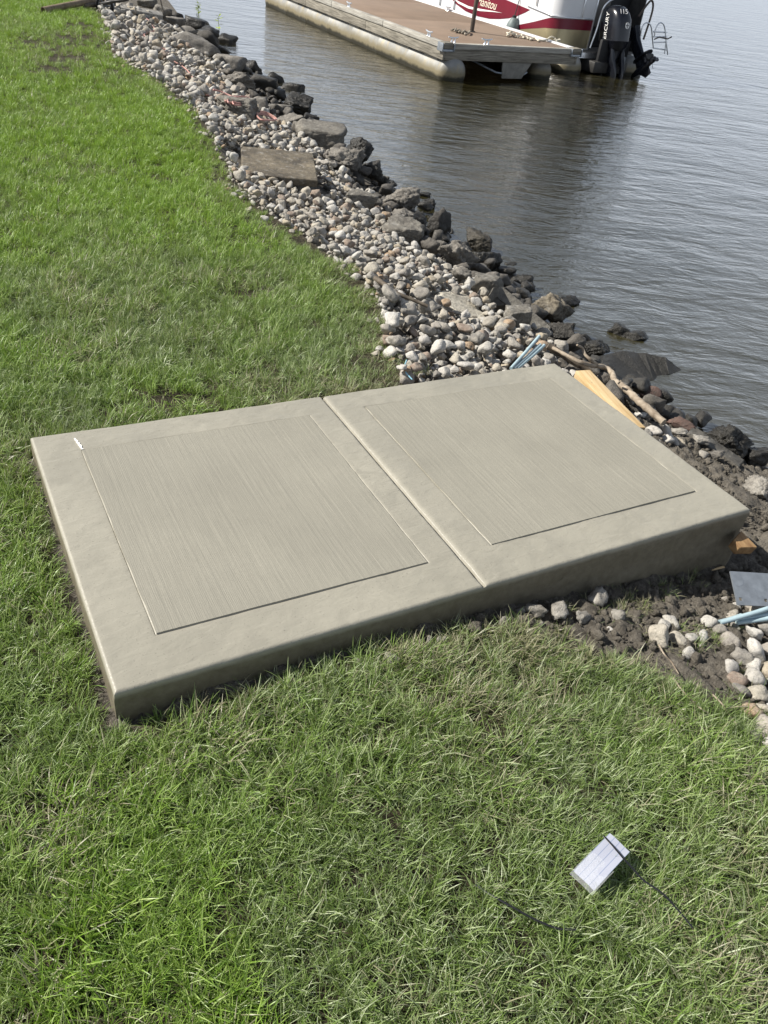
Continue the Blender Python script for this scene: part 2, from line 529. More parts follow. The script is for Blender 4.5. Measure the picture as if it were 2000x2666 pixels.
def m_grass():
    t = NT('grass_blade')
    a1 = t.n('ShaderNodeAttribute', {'attribute_name': 'blade'})      # x: random, y: height, z: straw
    sep = t.n('ShaderNodeSeparateXYZ')
    t.set(sep.inputs[0], a1.outputs['Vector'])
    rnd, hgt, straw = sep.outputs
    a2 = t.n('ShaderNodeAttribute', {'attribute_name': 'dry', 'attribute_type': 'INSTANCER'})
    dry = a2.outputs['Fac']
    a3 = t.n('ShaderNodeAttribute', {'attribute_name': 'lush', 'attribute_type': 'INSTANCER'})
    lush = a3.outputs['Fac']
    cool = t.ramp(rnd, [(0.0, (0.085, 0.142, 0.030)), (0.35, (0.158, 0.235, 0.056)), (0.7, (0.255, 0.330, 0.128)), (1.0, (0.440, 0.490, 0.310))])
    warm = t.ramp(rnd, [(0.0, (0.108, 0.215, 0.016)), (0.4, (0.185, 0.325, 0.026)), (0.75, (0.265, 0.405, 0.050)), (1.0, (0.370, 0.480, 0.130))])
    col = t.mix(lush, cool, warm)
    st = t.ramp(rnd, [(0.0, (0.25, 0.23, 0.135)), (0.5, (0.36, 0.345, 0.23)), (1.0, (0.22, 0.205, 0.12))])
    thr = t.math('MULTIPLY', t.math('SUBTRACT', t.math('ADD', dry, straw), 1.0), 9.0, True)
    col = t.mix(thr, col, st)
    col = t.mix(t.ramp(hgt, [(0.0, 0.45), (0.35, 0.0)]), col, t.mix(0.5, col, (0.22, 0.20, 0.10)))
    b = t.bsdf
    t.fin(col, 0.42, 0.45)
    tr = t.n('ShaderNodeBsdfTranslucent', None, Color=t.mix(0.35, col, (0.32, 0.42, 0.04), 'MIX'))
    mx = t.n('ShaderNodeMixShader')
    mx.inputs[0].default_value = 0.30
    t.t.links.new(b.outputs[0], mx.inputs[1])
    t.t.links.new(tr.outputs[0], mx.inputs[2])
    t.t.links.new(mx.outputs[0], t.out.inputs['Surface'])
    return t.m

def m_water():
    t = NT('lake_water')
    r = math.radians(28)
    v1 = t.worldpos(rot=(0, 0, r))
    def sc(v, s):
        mp = t.n('ShaderNodeMapping')
        t.t.links.new(v, mp.inputs['Vector'])
        mp.inputs['Scale'].default_value = s
        return mp.outputs['Vector']
    big = t.noise(sc(v1, (0.7, 1.4, 1)), 1.0, 3, 0.5, 0.3)
    mid = t.noise(sc(v1, (2.1, 4.6, 1)), 1.0, 4, 0.55, 0.6)
    fine = t.noise(sc(v1, (8, 15, 1)), 1.0, 4, 0.6, 0.4)
    h = t.math('ADD', t.math('ADD', t.math('MULTIPLY', big, 0.10), t.math('MULTIPLY', mid, 0.060)), t.math('MULTIPLY', fine, 0.014))
    nrm = t.bump(h, 0.44, 1.0)
    silt = t.mix(t.ramp(t.noise(sc(v1, (0.5, 0.8, 1)), 1.0, 3, 0.5), [(0.35, 0.0), (0.7, 1.0)]), (0.030, 0.027, 0.009), (0.044, 0.039, 0.018))
    t.fin(silt, 0.035, 0.5, nrm, IOR=1.9, Coat_Weight=1.0, Coat_Roughness=0.03, Coat_IOR=1.6, Coat_Normal=nrm)
    tr = t.n('ShaderNodeBsdfTransparent', None, Color=(0.55, 0.50, 0.34, 1))
    mx = t.n('ShaderNodeMixShader')
    mx.inputs[0].default_value = 0.16
    t.t.links.new(t.bsdf.outputs[0], mx.inputs[1])
    t.t.links.new(tr.outputs[0], mx.inputs[2])
    t.t.links.new(mx.outputs[0], t.out.inputs['Surface'])
    return t.m

M = {}
_a, _b = at(1300 + 560 / 2.37, 800 + 385 / 2.37), at(1300 + 905 / 2.37, 800 + 742 / 2.37)
BOARD_ANG = math.atan2(_b[1] - _a[1], _b[0] - _a[0])
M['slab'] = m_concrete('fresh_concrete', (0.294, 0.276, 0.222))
M['broom'] = m_concrete('broomed_concrete', (0.276, 0.261, 0.212), True)
M['splash'] = m_simple('cement_paste', (0.72, 0.70, 0.66), 0.6, var=0.1)
M['stone'] = m_stone()
M['rock'] = m_rock('grey_rock', (0.30, 0.275, 0.235), (0.13, 0.12, 0.105))
M['rock_dark'] = m_rock('dark_wet_rock', (0.115, 0.105, 0.09), (0.05, 0.046, 0.04), wet_z=-0.42, lichen=0.12)
M['rubble'] = m_rock('wet_rubble', (0.20, 0.18, 0.155), (0.085, 0.078, 0.066), wet_z=-0.52, lichen=0.2)
M['rock_tan'] = m_rock('tan_rock', (0.36, 0.31, 0.225), (0.16, 0.135, 0.10), wet_z=-0.55)
M['rock_white'] = m_rock('limestone', (0.46, 0.435, 0.385), (0.20, 0.18, 0.15), wet_z=-2)
M['rock_red'] = m_rock('red_rock', (0.20, 0.125, 0.10), (0.09, 0.06, 0.05), wet_z=-0.7, lichen=0.05)
M['old_concrete'] = m_rock('old_concrete', (0.27, 0.25, 0.21), (0.12, 0.11, 0.093), wet_z=-0.55, lichen=0.35)
M['gravelly'] = m_rock('gravelly_concrete', (0.66, 0.61, 0.50), (0.45, 0.41, 0.33), wet_z=-2, lichen=0.5)
M['paver'] = m_rock('stained_concrete', (0.27, 0.225, 0.155), (0.055, 0.046, 0.034), wet_z=-3, lichen=0.3)
M['ground'] = m_ground()
M['clod'] = m_clod()
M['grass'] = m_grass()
M['water'] = m_water()
M['pine'] = m_wood('fresh_pine', (0.72, 0.56, 0.33), (0.50, 0.34, 0.16), (3, 45, 45), 0.6, BOARD_ANG, True)
M['brown_wood'] = m_wood('brown_lumber', (0.42, 0.27, 0.13), (0.22, 0.12, 0.055), (4, 50, 50), 0.75, BOARD_ANG, True)
M['grey_wood'] = m_wood('weathered_wood', (0.42, 0.40, 0.36), (0.16, 0.145, 0.125), (30, 2, 30))
M['fascia_wood'] = m_wood('weathered_fascia', (0.36, 0.33, 0.27), (0.10, 0.09, 0.07), (2.5, 2.5, 45))
M['rail_wood'] = m_wood('pale_rub_rail', (0.52, 0.50, 0.44), (0.22, 0.20, 0.17), (2.0, 2.0, 50))
M['drift'] = m_wood('driftwood', (0.46, 0.39, 0.30), (0.20, 0.155, 0.11), (25, 25, 25))
M['dark_drift'] = m_wood('dark_driftwood', (0.20, 0.165, 0.125), (0.07, 0.055, 0.04), (25, 25, 25))
M['pole_wood'] = m_wood('brown_pole', (0.30, 0.235, 0.16), (0.15, 0.11, 0.07), (20, 3, 20))
M['deck'] = m_simple('brown_deck', (0.205, 0.148, 0.106), 0.85, var=0.14, scale=1.6, bump=0.2)
M['alu_tube'] = m_simple('stained_aluminium', (0.40, 0.385, 0.335), 0.55, 0.25, var=0.3, scale=2.5, wear=((0.27, 0.235, 0.15), 0.60), bump=0.1)
def m_tube():
    t = NT('stained_aluminium')
    v = t.coords()
    g = t.n('ShaderNodeNewGeometry')
    sp = t.n('ShaderNodeSeparateXYZ')
    t.set(sp.inputs[0], g.outputs['Position'])
    zz = t.math('ADD', sp.outputs[2], t.math('MULTIPLY', t.math('SUBTRACT', t.noise(v, 5, 5, 0.65), 0.5), 0.13))
    def band(a, b):
        mr = t.n('ShaderNodeMapRange', None, Value=zz)
        for k_, v_ in (('From Min', a), ('From Max', b), ('To Min', 1.0), ('To Max', 0.0)): mr.inputs[k_].default_value = v_
        return mr.outputs[0]
    col = t.mix(t.ramp(t.noise(v, 2.2, 5, 0.6), [(0.35, 0.0), (0.65, 1.0)]), (0.19, 0.19, 0.182), (0.33, 0.325, 0.30))
    col = t.mix(t.ramp(t.noise(t.coords(scale=(1, 1, 0.25)), 6, 5, 0.7), [(0.55, 0.0), (0.68, 0.7)]), col, (0.36, 0.29, 0.16))
    col = t.mix(band(-0.62, -0.52), col, (0.20, 0.17, 0.105))
    col = t.mix(band(-0.70, -0.655), col, (0.035, 0.032, 0.02))
    return t.fin(col, 0.55, 0.4, t.bump(t.noise(v, 20, 4, 0.6), 0.15, 0.01), 0.2)
M['alu_tube'] = m_tube()
M['saddle'] = m_simple('weathered_saddle', (0.20, 0.19, 0.165), 0.7, 0.1, var=0.3, scale=8)
M['alu'] = m_simple('aluminium', (0.72, 0.73, 0.74), 0.28, 0.85, var=0.08, scale=6)
M['galv'] = m_simple('galvanised_steel', (0.28, 0.305, 0.33), 0.42, 0.55, var=0.22, scale=22, wear=((0.45, 0.48, 0.50), 0.66))
M['dark_metal'] = m_simple('dark_steel', (0.05, 0.048, 0.045), 0.5, 0.4, var=0.3)
M['under'] = m_simple('underside_timber', (0.045, 0.04, 0.035), 0.9, var=0.3)
M['rod'] = m_simple('blue_grey_rod', (0.33, 0.43, 0.46), 0.35, 0.0, var=0.14, scale=30)
M['blue_wire'] = m_simple('blue_wire', (0.22, 0.42, 0.52), 0.4)
M['white'] = m_simple('white_panel', (0.64, 0.645, 0.65), 0.3, var=0.04, scale=2)
M['red'] = m_simple('maroon_panel', (0.145, 0.008, 0.022), 0.28, var=0.12, scale=2)
M['gold'] = m_simple('champagne_panel', (0.42, 0.355, 0.215), 0.30, 0.55, var=0.08, scale=2)
M['black'] = m_simple('black_gloss', (0.009, 0.010, 0.014), 0.22, spec=0.5, var=0.3, scale=4)
M['black_matte'] = m_simple('black_rubber', (0.014, 0.014, 0.015), 0.65, var=0.3)
M['bimini'] = m_simple('brown_grey_vinyl', (0.13, 0.12, 0.105), 0.7, var=0.15)
M['canvas'] = m_simple('dark_canvas', (0.028, 0.028, 0.02), 0.85, var=0.25, scale=5)
M['letter'] = m_simple('white_lettering', (0.78, 0.76, 0.72), 0.4, var=0.03)
M['cream_letter'] = m_simple('cream_lettering', (0.80, 0.70, 0.55), 0.4, var=0.05)
M['fender'] = m_simple('grey_green_fender', (0.13, 0.16, 0.155), 0.55, var=0.2, scale=8)
M['rope'] = m_simple('dock_rope', (0.62, 0.57, 0.45), 0.85, var=0.25, scale=60, bump=0.5)
M['dark_rope'] = m_simple('dirty_rope', (0.24, 0.21, 0.165), 0.85, var=0.3, scale=60, bump=0.5)
M['cord'] = m_simple('faded_red_cord', (0.42, 0.225, 0.19), 0.6, var=0.18, scale=30)
M['leaf'] = m_simple('young_leaf', (0.26, 0.33, 0.045), 0.5, var=0.25, scale=20)
M['weed'] = m_simple('water_weed', (0.06, 0.052, 0.03), 0.8, var=0.35, scale=30, bump=0.8)
M['post'] = m_simple('dark_post', (0.085, 0.068, 0.055), 0.5, 0.3, var=0.3, scale=9)
M['wheel'] = m_simple('grey_plastic', (0.17, 0.185, 0.20), 0.5, var=0.15)
M['strap'] = m_simple('black_strap', (0.012, 0.012, 0.014), 0.38, var=0.2)

def m_card():
    t = NT('ruled_card')
    v = t.coords()
    w = t.n('ShaderNodeTexWave', {'wave_type': 'BANDS', 'bands_direction': 'Y'}, Vector=v, Scale=22.0)
    f = t.ramp(w.outputs['Fac'], [(0.0, 1.0), (0.06, 0.0)])
    col = t.mix(f, (0.37, 0.385, 0.45), (0.20, 0.24, 0.34))
    dirt = t.ramp(t.noise(v, 60, 4, 0.6), [(0.66, 0.0), (0.74, 0.6)])
    col = t.mix(dirt, col, (0.45, 0.42, 0.36))
    return t.fin(col, 0.45, 0.4)
M['card'] = m_card()
def m_plastic():
    t = NT('clear_plastic')
    t.fin((0.9, 0.92, 0.92), 0.12, 0.6, t.bump(t.noise(t.coords(), 40, 4, 0.6), 0.6, 0.01))
    tr = t.n('ShaderNodeBsdfTransparent')
    mx = t.n('ShaderNodeMixShader')
    mx.inputs[0].default_value = 0.90
    t.t.links.new(t.bsdf.outputs[0], mx.inputs[1])
    t.t.links.new(tr.outputs[0], mx.inputs[2])
    t.t.links.new(mx.outputs[0], t.out.inputs['Surface'])
    return t.m
M['plastic'] = m_plastic()

# ------------------------------------------------------------------ terrain
LAWN = np.array([(1.50, 1.25), (1.61, 1.38), (1.61, 1.61), (1.78, 1.88), (1.87, 2.21), (1.94, 2.52), (1.89, 2.86), (1.86, 3.22), (1.82, 3.49), (1.78, 3.77), (1.80, 4.23), (1.90, 4.61), (2.02, 5.37), (2.17, 6.13), (2.19, 6.83), (2.17, 7.63), (2.08, 8.3), (2.12, 9.07), (2.3, 9.96), (2.56, 11.77), (2.69, 13.08), (3.3, 20), (4, 40)])
SHORE = np.array([(4.2, -30), (3.98, -1), (3.97, 0.89), (4.0, 1.1), (3.86, 1.5), (3.84, 1.79), (3.94, 2.38), (3.95, 2.62), (4.05, 2.98), (4.06, 3.53), (4.10, 3.93), (4.16, 4.95), (4.24, 5.62), (4.37, 6.36), (4.40, 6.96), (4.48, 7.61), (4.5, 8.44), (4.66, 9.38), (4.68, 9.77), (4.86, 11.05), (5.13, 12.77), (5.31, 14.42), (5.52, 16.13), (5.58, 17.5), (6.1, 20.25), (8, 40), (20, 200)])
def xl(y): return np.interp(y, LAWN[:, 1], LAWN[:, 0])
def xw(y): return np.interp(y, SHORE[:, 1], SHORE[:, 0])
SW, SD = 2.35471, 1.21524        # slab size
def ground(x, y):
    x = np.asarray(x, float)
    y = np.asarray(y, float)
    b = sstep(0.1, 1.35, y)
    x0 = 0.2 * (1 - b) + xl(y) * b
    e = 1.9 * (1 - b) + 1.25 * b
    w = xw(y)
    t = np.clip((x - x0) / (w - x0), 0, 1)
    z = WZ * t ** e
    z = z - np.clip(x - w, 0, None) * 0.32
    z = np.maximum(z, -2.2)
    lawn = (x < x0 + 0.2)
    z = z + np.where(lawn, 0.02 * noise3(x * 0.9, y * 0.9, 0, 5), 0.0)
    return z
def mudmask(x, y):
    n = 0.12 * fbm(np.asarray(x) * 3, np.asarray(y) * 3, 0, 21, 3)
    # edge of the disturbed soil in front of the slab, and the strip round it
    f = sstep(-0.10, 0.10, (x + 0.0) - np.interp(y, [-2.0, -0.85, -0.5, -0.33, -0.22, -0.13, -0.07, 0.0], [1.96, 1.82, 1.69, 1.58, 1.45, 1.26, 1.08, 0.72]) + n)
    f = f * sstep(0.05, -0.02, y)
    right = sstep(2.25, 2.38, x) * sstep(1.5, 1.3, y)
    bank = sstep(-0.02, 0.08, x - xl(y)) * sstep(1.2, 1.3, y)
    strip = sstep(-0.05, -0.01, x) * sstep(-0.05, -0.01, y) * sstep(SD + 0.05, SD + 0.01, y) * sstep(2.5, 2.3, x)
    return np.clip(np.maximum.reduce([f, right, bank, strip]), 0, 1)
def axis(segs):
    out = []
    for a, b, s in segs:
        out.append(np.arange(a, b, s))
    out.append([segs[-1][1]])
    return np.concatenate(out)
gx = axis([(-400, -60, 40), (-60, -10, 5), (-10, -2, 0.8), (-2, -0.6, 0.1), (-0.6, 4.6, 0.014), (4.6, 8, 0.2), (8, 30, 2), (30, 400, 40)])
gy = axis([(-400, -60, 40), (-60, -8, 5), (-8, -2, 0.5), (-2, -1.3, 0.07), (-1.3, 2.4, 0.014), (2.4, 6, 0.05), (6, 20, 0.14), (20, 60, 3), (60, 400, 40)])
GX, GY = np.meshgrid(gx, gy, indexing='xy')
GZ = ground(GX, GY)
MUD = mudmask(GX, GY)
fine = np.abs(fbm(GX * 12, GY * 12, 0, 3, 5, 0.62)) * 0.026 - 0.009
near = ((GX > -0.6) & (GX < 4.6) & (GY > -1.3) & (GY < 2.4))
GZ = GZ + np.where(near, fine * MUD, 0) + np.where(near, 0.006 * fbm(GX * 6, GY * 6, 0, 9, 3), 0) * (1 - MUD)
# a heap of dug mud against the right end of the slab
heap = 0.08 * np.exp(-((GX - 2.85) / 0.30) ** 2) * sstep(0.95, 0.5, GY) * sstep(-0.75, -0.1, GY)
GZ = GZ + heap * (0.8 + 0.6 * np.where(near, fbm(GX * 5, GY * 5, 0, 31, 3), 0))
GZ = GZ - 0.065 * sstep(0.0, 0.16, GX - xl(GY)) * sstep(1.22, 1.32, GY)
nx, ny = len(gx), len(gy)
ii = np.arange(ny - 1)[:, None] * nx + np.arange(nx - 1)[None, :]
gf = np.stack([ii, ii + 1, ii + 1 + nx, ii + nx], -1).reshape(-1, 4)
g_me = new_mesh('ground', np.stack([GX, GY, GZ], -1).reshape(-1, 3), gf, smooth=True)
ga = g_me.attributes.new('mud', 'FLOAT', 'POINT')
ga.data.foreach_set('value', MUD.ravel().astype(np.float32))
structure(link('ground', g_me, M['ground']))
def gz(x, y):
    """height of the built ground sheet"""
    z = float(ground(x, y))
    if -0.6 < x < 4.6 and -1.3 < y < 2.4:
        z += float(0.08 * math.exp(-((x - 2.85) / 0.30) ** 2) * sstep(0.95, 0.5, y) * sstep(-0.75, -0.1, y)) * 0.8
    return z
def at_ground(px, py, dz=0.0):
    d = ray(px, py)
    lo, hi = 0.5, 60.0
    t = lo
    while t < hi:
        P = CAM + d * t
        if P[2] < float(ground(P[0], P[1])) + dz: break
        t += 0.05 + t * 0.01
    a, b = t - 0.06 - t * 0.012, t
    for _ in range(24):
        c = (a + b) / 2
        P = CAM + d * c
        if P[2] < float(ground(P[0], P[1])) + dz: b = c
        else: a = c
    return CAM + d * b

# lake
wm = new_mesh('lake_water', [(1.5, -400, WZ), (800, -400, WZ), (800, 800, WZ), (1.5, 800, WZ)], [(0, 1, 2, 3)])
structure(link('lake_water', wm, M['water']))

# ------------------------------------------------------------------ the new concrete slab
def build_slab():
    root = empty('concrete_slab', (0, 0, 0.10), (0, TAU, 0))
    tag(root, 'freshly poured grey concrete slab with a centre joint and two broomed panels', 'concrete slab')
    JX = 0.47613 * SW
    R_ = 0.011
    e = R_ * (1 - np.cos(np.linspace(0, math.pi / 2, 8)))
    jn = np.array([-0.024, -0.018, -0.013, -0.009, -0.0075, -0.0065, -0.0055, -0.0035, -0.0015, 0.0015, 0.0035, 0.006, 0.009, 0.013, 0.018, 0.024])
    xs = np.unique(np.concatenate([e, np.arange(R_ + 0.012, JX - 0.025, 0.012), JX + jn, np.arange(JX + 0.036, SW - R_, 0.012), SW - e]))
    PAN = [(0.129 * 1.15, 0.874 * 1.15, 0.137 * 1.15, 0.941 * 1.15), (1.093 * 1.15, 1.932 * 1.15, 0.141 * 1.15, 0.941 * 1.15)]
    go = np.array([0.0005, 0.0015, 0.003, 0.0045, 0.006])
    ys = np.unique(np.concatenate([e, np.arange(R_ + 0.012, SD - R_, 0.012), SD - e] + [p[2] - go for p in PAN] + [p[3] + go for p in PAN]))
    xs = np.unique(np.concatenate([xs] + [p[0] - go for p in PAN] + [p[1] + go for p in PAN]))
    X, Y = np.meshgrid(xs, ys, indexing='xy')
    def drop(d):
        k = np.clip(R_ - d, 0, R_)
        return R_ - np.sqrt(np.maximum(R_ * R_ - k * k, 0))
    Z = -np.maximum.reduce([drop(X), drop(SW - X), drop(Y), drop(SD - Y)])
    dj = X - JX + 0.0014 * noise3(Y * 14, 0.5, 0.5, 4)
    slit = 0.034 * sstep(0.0062, 0.0046, np.abs(dj + 0.0010))
    groove = np.maximum(slit, np.where(dj < 0, 0.017 * np.exp(-(np.abs(dj) / 0.0075) ** 4), 0.008 * np.exp(-(np.abs(dj) / 0.0110) ** 2)))
    Z = Z - groove * sstep(0, 0.012, Y) 
    Z = Z + 0.0011 * fbm(X * 7, Y * 11, 0, 40, 3) + 0.0007 * fbm(X * 22, Y * 40, 0, 44, 2)
    for (a, b, c, d) in PAN:      # line cut round each panel by the edger
        ox = np.maximum(a - X, X - b)
        oy = np.maximum(c - Y, Y - d)
        o_ = np.maximum(ox, oy)
        Z = Z - (0.0026 + 0.0012 * noise3(X * 9, Y * 9, 0, 77)) * np.exp(-((o_ - 0.0026) / 0.0016) ** 2)
    n1, n2 = len(xs), len(ys)
    V = [np.stack([X, Y, Z], -1).reshape(-1, 3)]
    idx = np.arange(n1 * n2).reshape(n2, n1)
    q = np.stack([idx[:-1, :-1], idx[:-1, 1:], idx[1:, 1:], idx[1:, :-1]], -1).reshape(-1, 4)
    faces = [q]
    ring = np.concatenate([idx[0, :], idx[1:, -1], idx[-1, -2::-1], idx[-2:0:-1, 0]])
    base = n1 * n2
    top = V[0][ring]
    zs = [-R_ - 0.0015, -R_ - 0.004, -0.03, -0.045, -0.07, -0.10, -0.13, -0.16, -0.20, -0.25, -0.30, -0.36, -0.50]
    prev = ring
    cx, cy = SW / 2, SD / 2
    for zz in zs:
        P = top.copy()
        dep = -zz
        push = (0.0022 * fbm(P[:, 0] * 14, P[:, 1] * 14, zz * 40, 50, 4) + 0.001) * float(sstep(0.018, 0.03, dep)) + 0.010 * sstep(0.13, 0.17, dep)
        on_x = np.where(np.abs(P[:, 0]) < 1e-6, -1.0, np.where(np.abs(P[:, 0] - SW) < 1e-6, 1.0, 0.0))
        on_y = np.where(np.abs(P[:, 1]) < 1e-6, -1.0, np.where(np.abs(P[:, 1] - SD) < 1e-6, 1.0, 0.0))
        P[:, 0] += on_x * push
        P[:, 1] += on_y * push
        P[:, 2] = zz
        V.append(P)
        cur = base + np.arange(len(ring))
        base += len(ring)
        a, b = prev, np.roll(prev, -1)
        c, d = np.roll(cur, -1), cur
        faces.append(np.stack([a, d, c, b], -1))
        prev = cur
    me = new_mesh('slab_body', np.concatenate(V), np.concatenate(faces), smooth=True)
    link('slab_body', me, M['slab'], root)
    S = 1.15
    k = 0
    for (x0, x1, y0, y1) in ((0.129 * S, 0.874 * S, 0.137 * S, 0.941 * S), (1.093 * S, 1.932 * S, 0.141 * S, 0.941 * S)):
        xs = np.arange(x0, x1 + 1e-6, 0.0028)
        ys = np.linspace(y0, y1, 26)
        X, Y = np.meshgrid(xs, ys, indexing='xy')
        col = rng.normal(0, 1, len(xs))
        col = np.convolve(col, [0.25, 0.5, 0.25], 'same')
        Z = 0.0032 + 0.00022 * col[None, :] + 0.0002 * noise3(X * 120, Y * 6, 0, 60 + k) + 0.0009 * fbm(X * 6, Y * 6, 0, 70, 2)
        wob = 0.0022 * noise3(X * 0, Y * 25, 3, 81)
        X2 = X + np.where((X < x0 + 0.004) | (X > x1 - 0.004), wob, 0)
        V = np.stack([X2, Y, Z], -1).reshape(-1, 3)
        n1, n2 = len(xs), len(ys)
        idx = np.arange(n1 * n2).reshape(n2, n1)
        q = np.stack([idx[:-1, :-1], idx[:-1, 1:], idx[1:, 1:], idx[1:, :-1]], -1).reshape(-1, 4)
        ring = np.concatenate([idx[0, :], idx[1:, -1], idx[-1, -2::-1], idx[-2:0:-1, 0]])
        low = V[ring].copy()
        low[:, 2] = -0.006
        cur = n1 * n2 + np.arange(len(ring))
        sk = np.stack([ring, cur, np.roll(cur, -1), np.roll(ring, -1)], -1)
        me = new_mesh('broomed_panel', np.concatenate([V, low]), np.concatenate([q, sk]), smooth=True)
        me.set_sharp_from_angle(angle=math.radians(60))
        link('broomed_panel', me, M['broom'], root)
        k += 1
    # pale streak of cement paste by the far left corner
    A, B = np.array([0.139, 1.165]), np.array([0.149, 1.088])
    pts = []
    for i in range(13):
        t = i / 12
        c = A + (B - A) * t
        pts.append((c[0] - 0.005 * (0.3 + random.random()), c[1], 0.0032))
    for i in range(12, -1, -1):
        t = i / 12
        c = A + (B - A) * t
        pts.append((c[0] + 0.005 * (0.3 + random.random()), c[1], 0.0032))
    me, c = prism_mesh('cement_streak', pts, 0.004)
    link('cement_streak', me, M['splash'], root, c)
    return root
build_slab()

# ------------------------------------------------------------------ rocks
def ico(sub):
    bm = bmesh.new()
    bmesh.ops.create_icosphere(bm, subdivisions=sub, radius=1.0)
    bm.verts.ensure_lookup_table()
    v = np.array([x.co[:] for x in bm.verts])
    f = np.array([[x.index for x in p.verts] for p in bm.faces])
    bm.free()
    return v / np.linalg.norm(v, axis=1)[:, None], f
ICO = {k: ico(k) for k in (2, 3, 4, 5)}
def rock_mesh(name, seed, sub=4, planes=11, sharp=14.0, rough=0.06, dims=(1, 0.8, 0.6), block=False, smooth=True):
    r = np.random.default_rng(seed)
    d, f = ICO[sub]
    if block:
        n = [np.array(v, float) for v in ((1, 0, 0), (-1, 0, 0), (0, 1, 0), (0, -1, 0), (0, 0, 1), (0, 0, -1))]
        n = [v + r.normal(0, 0.16, 3) for v in n] + [v / np.linalg.norm(v) for v in r.normal(0, 1, (6, 3))]
        dist = np.concatenate([r.uniform(0.55, 0.72, 6), r.uniform(0.72, 0.9, 6)])
        n = np.array([v / np.linalg.norm(v) for v in n])
    else:
        n = r.normal(0, 1, (planes, 3))
        n /= np.linalg.norm(n, axis=1)[:, None]
        n = np.concatenate([n, -n[:4]])
        dist = r.uniform(0.62, 1.0, len(n))
    dt = np.maximum(d @ n.T, 0) / dist[None, :]
    rad = 1.0 / (np.power(dt, sharp).sum(1) + 1e-9) ** (1 / sharp)
    rad = np.clip(rad, 0.2, 1.5)
    o = r.uniform(0, 50, 3)
    P = d * rad[:, None]
    q = P * 1.7 + o
    nz = fbm(q[:, 0], q[:, 1], q[:, 2], seed, 5 if sub > 3 else 3, 0.55)
    if sub > 3:
        q2 = P * 6.5 + o
        nz = nz + 0.45 * (1 - 2 * np.abs(fbm(q2[:, 0], q2[:, 1], q2[:, 2], seed + 9, 4, 0.6)))
    P = P * (1 + rough * nz)[:, None]
    mn, mx = P.min(0), P.max(0)
    P = (P - (mn + mx) / 2) / ((mx - mn) / 2) * np.asarray(dims)
    return new_mesh(name, P, f, smooth=smooth)

# river cobbles
COB = []
for i in range(18):
    r = random.Random(100 + i)
    COB.append(rock_mesh('stone', 200 + i, 3, 12, r.choice([6, 9, 14, 26]), 0.10 + 0.10 * r.random(), (1.0, 0.70 + 0.22 * r.random(), 0.52 + 0.26 * r.random())))
    COB[-1].materials.append(M['stone'])
RUB = []
for i in range(8):
    RUB.append(rock_mesh('stone', 260 + i, 3, 6, 40, 0.10, (1.0, 0.8, 0.62)))
    RUB[-1].materials.append(M['rubble'])
bank = structure(empty('stone_bank', (3.0, 4.0, -0.4)))
BANK_INV = Matrix.Translation((-3.0, -4.0, 0.4))
def to_bank(P): return (P[0] - 3.0, P[1] - 4.0, P[2] + 0.4)

BLOCKED = []      # (x, y, radius) of boulders and slabs, kept clear of cobbles
boulders = []
def place_rock(name, box, mat, seed, block=False, dims=None, rotz=None, tilt=(0, 0), lift=0.30, rough=0.10, sharp=36, label=None, zfix=None, low=0.22, sub=4, planes=7):
    """box: x0, y0, x1, y1 of the rock as sighted; it is set on the bank at its own distance"""
    x0, y0, x1, y1 = box
    cx, cy, w, h = (x0 + x1) / 2, (y0 + y1) / 2, x1 - x0, y1 - y0
    P = at_ground(cx, cy + low * h) if zfix is None else at(cx, cy + low * h, zfix)
    dist = project(P)[2]
    W = w * dist / F
    H = h * dist / F
    if dims is None:
        dims = (W / 2 * 1.08, W / 2 * 0.85, max(0.24 * W, H * 0.46))
    r = random.Random(seed)
    me = rock_mesh(name, seed, 5 if (sub == 4 and w > 70) else sub, planes, sharp, rough * 1.25, dims, block)
    # long side square to the line of sight unless told otherwise
    rz = rotz if rotz is not None else math.atan2(RT[1], RT[0]) + r.uniform(-0.25, 0.25)
    loc = (P[0], P[1], P[2] + dims[2] * lift + (0.03 if zfix is None else 0))
    top = label is not None
    o = link(name, me, mat, None if top else bank, loc if top else to_bank(loc), (tilt[0], tilt[1], rz))
    if top:
        tag(o, label, 'concrete chunk' if 'concrete' in name else 'boulder', 'rocks along the waterline')
    BLOCKED.append((P[0], P[1], 0.95 * max(dims[0], dims[1])))
    return o
RK, RD, RTN, RW, OC = M['rock'], M['rock_dark'], M['rock_tan'], M['rock_white'], M['old_concrete']
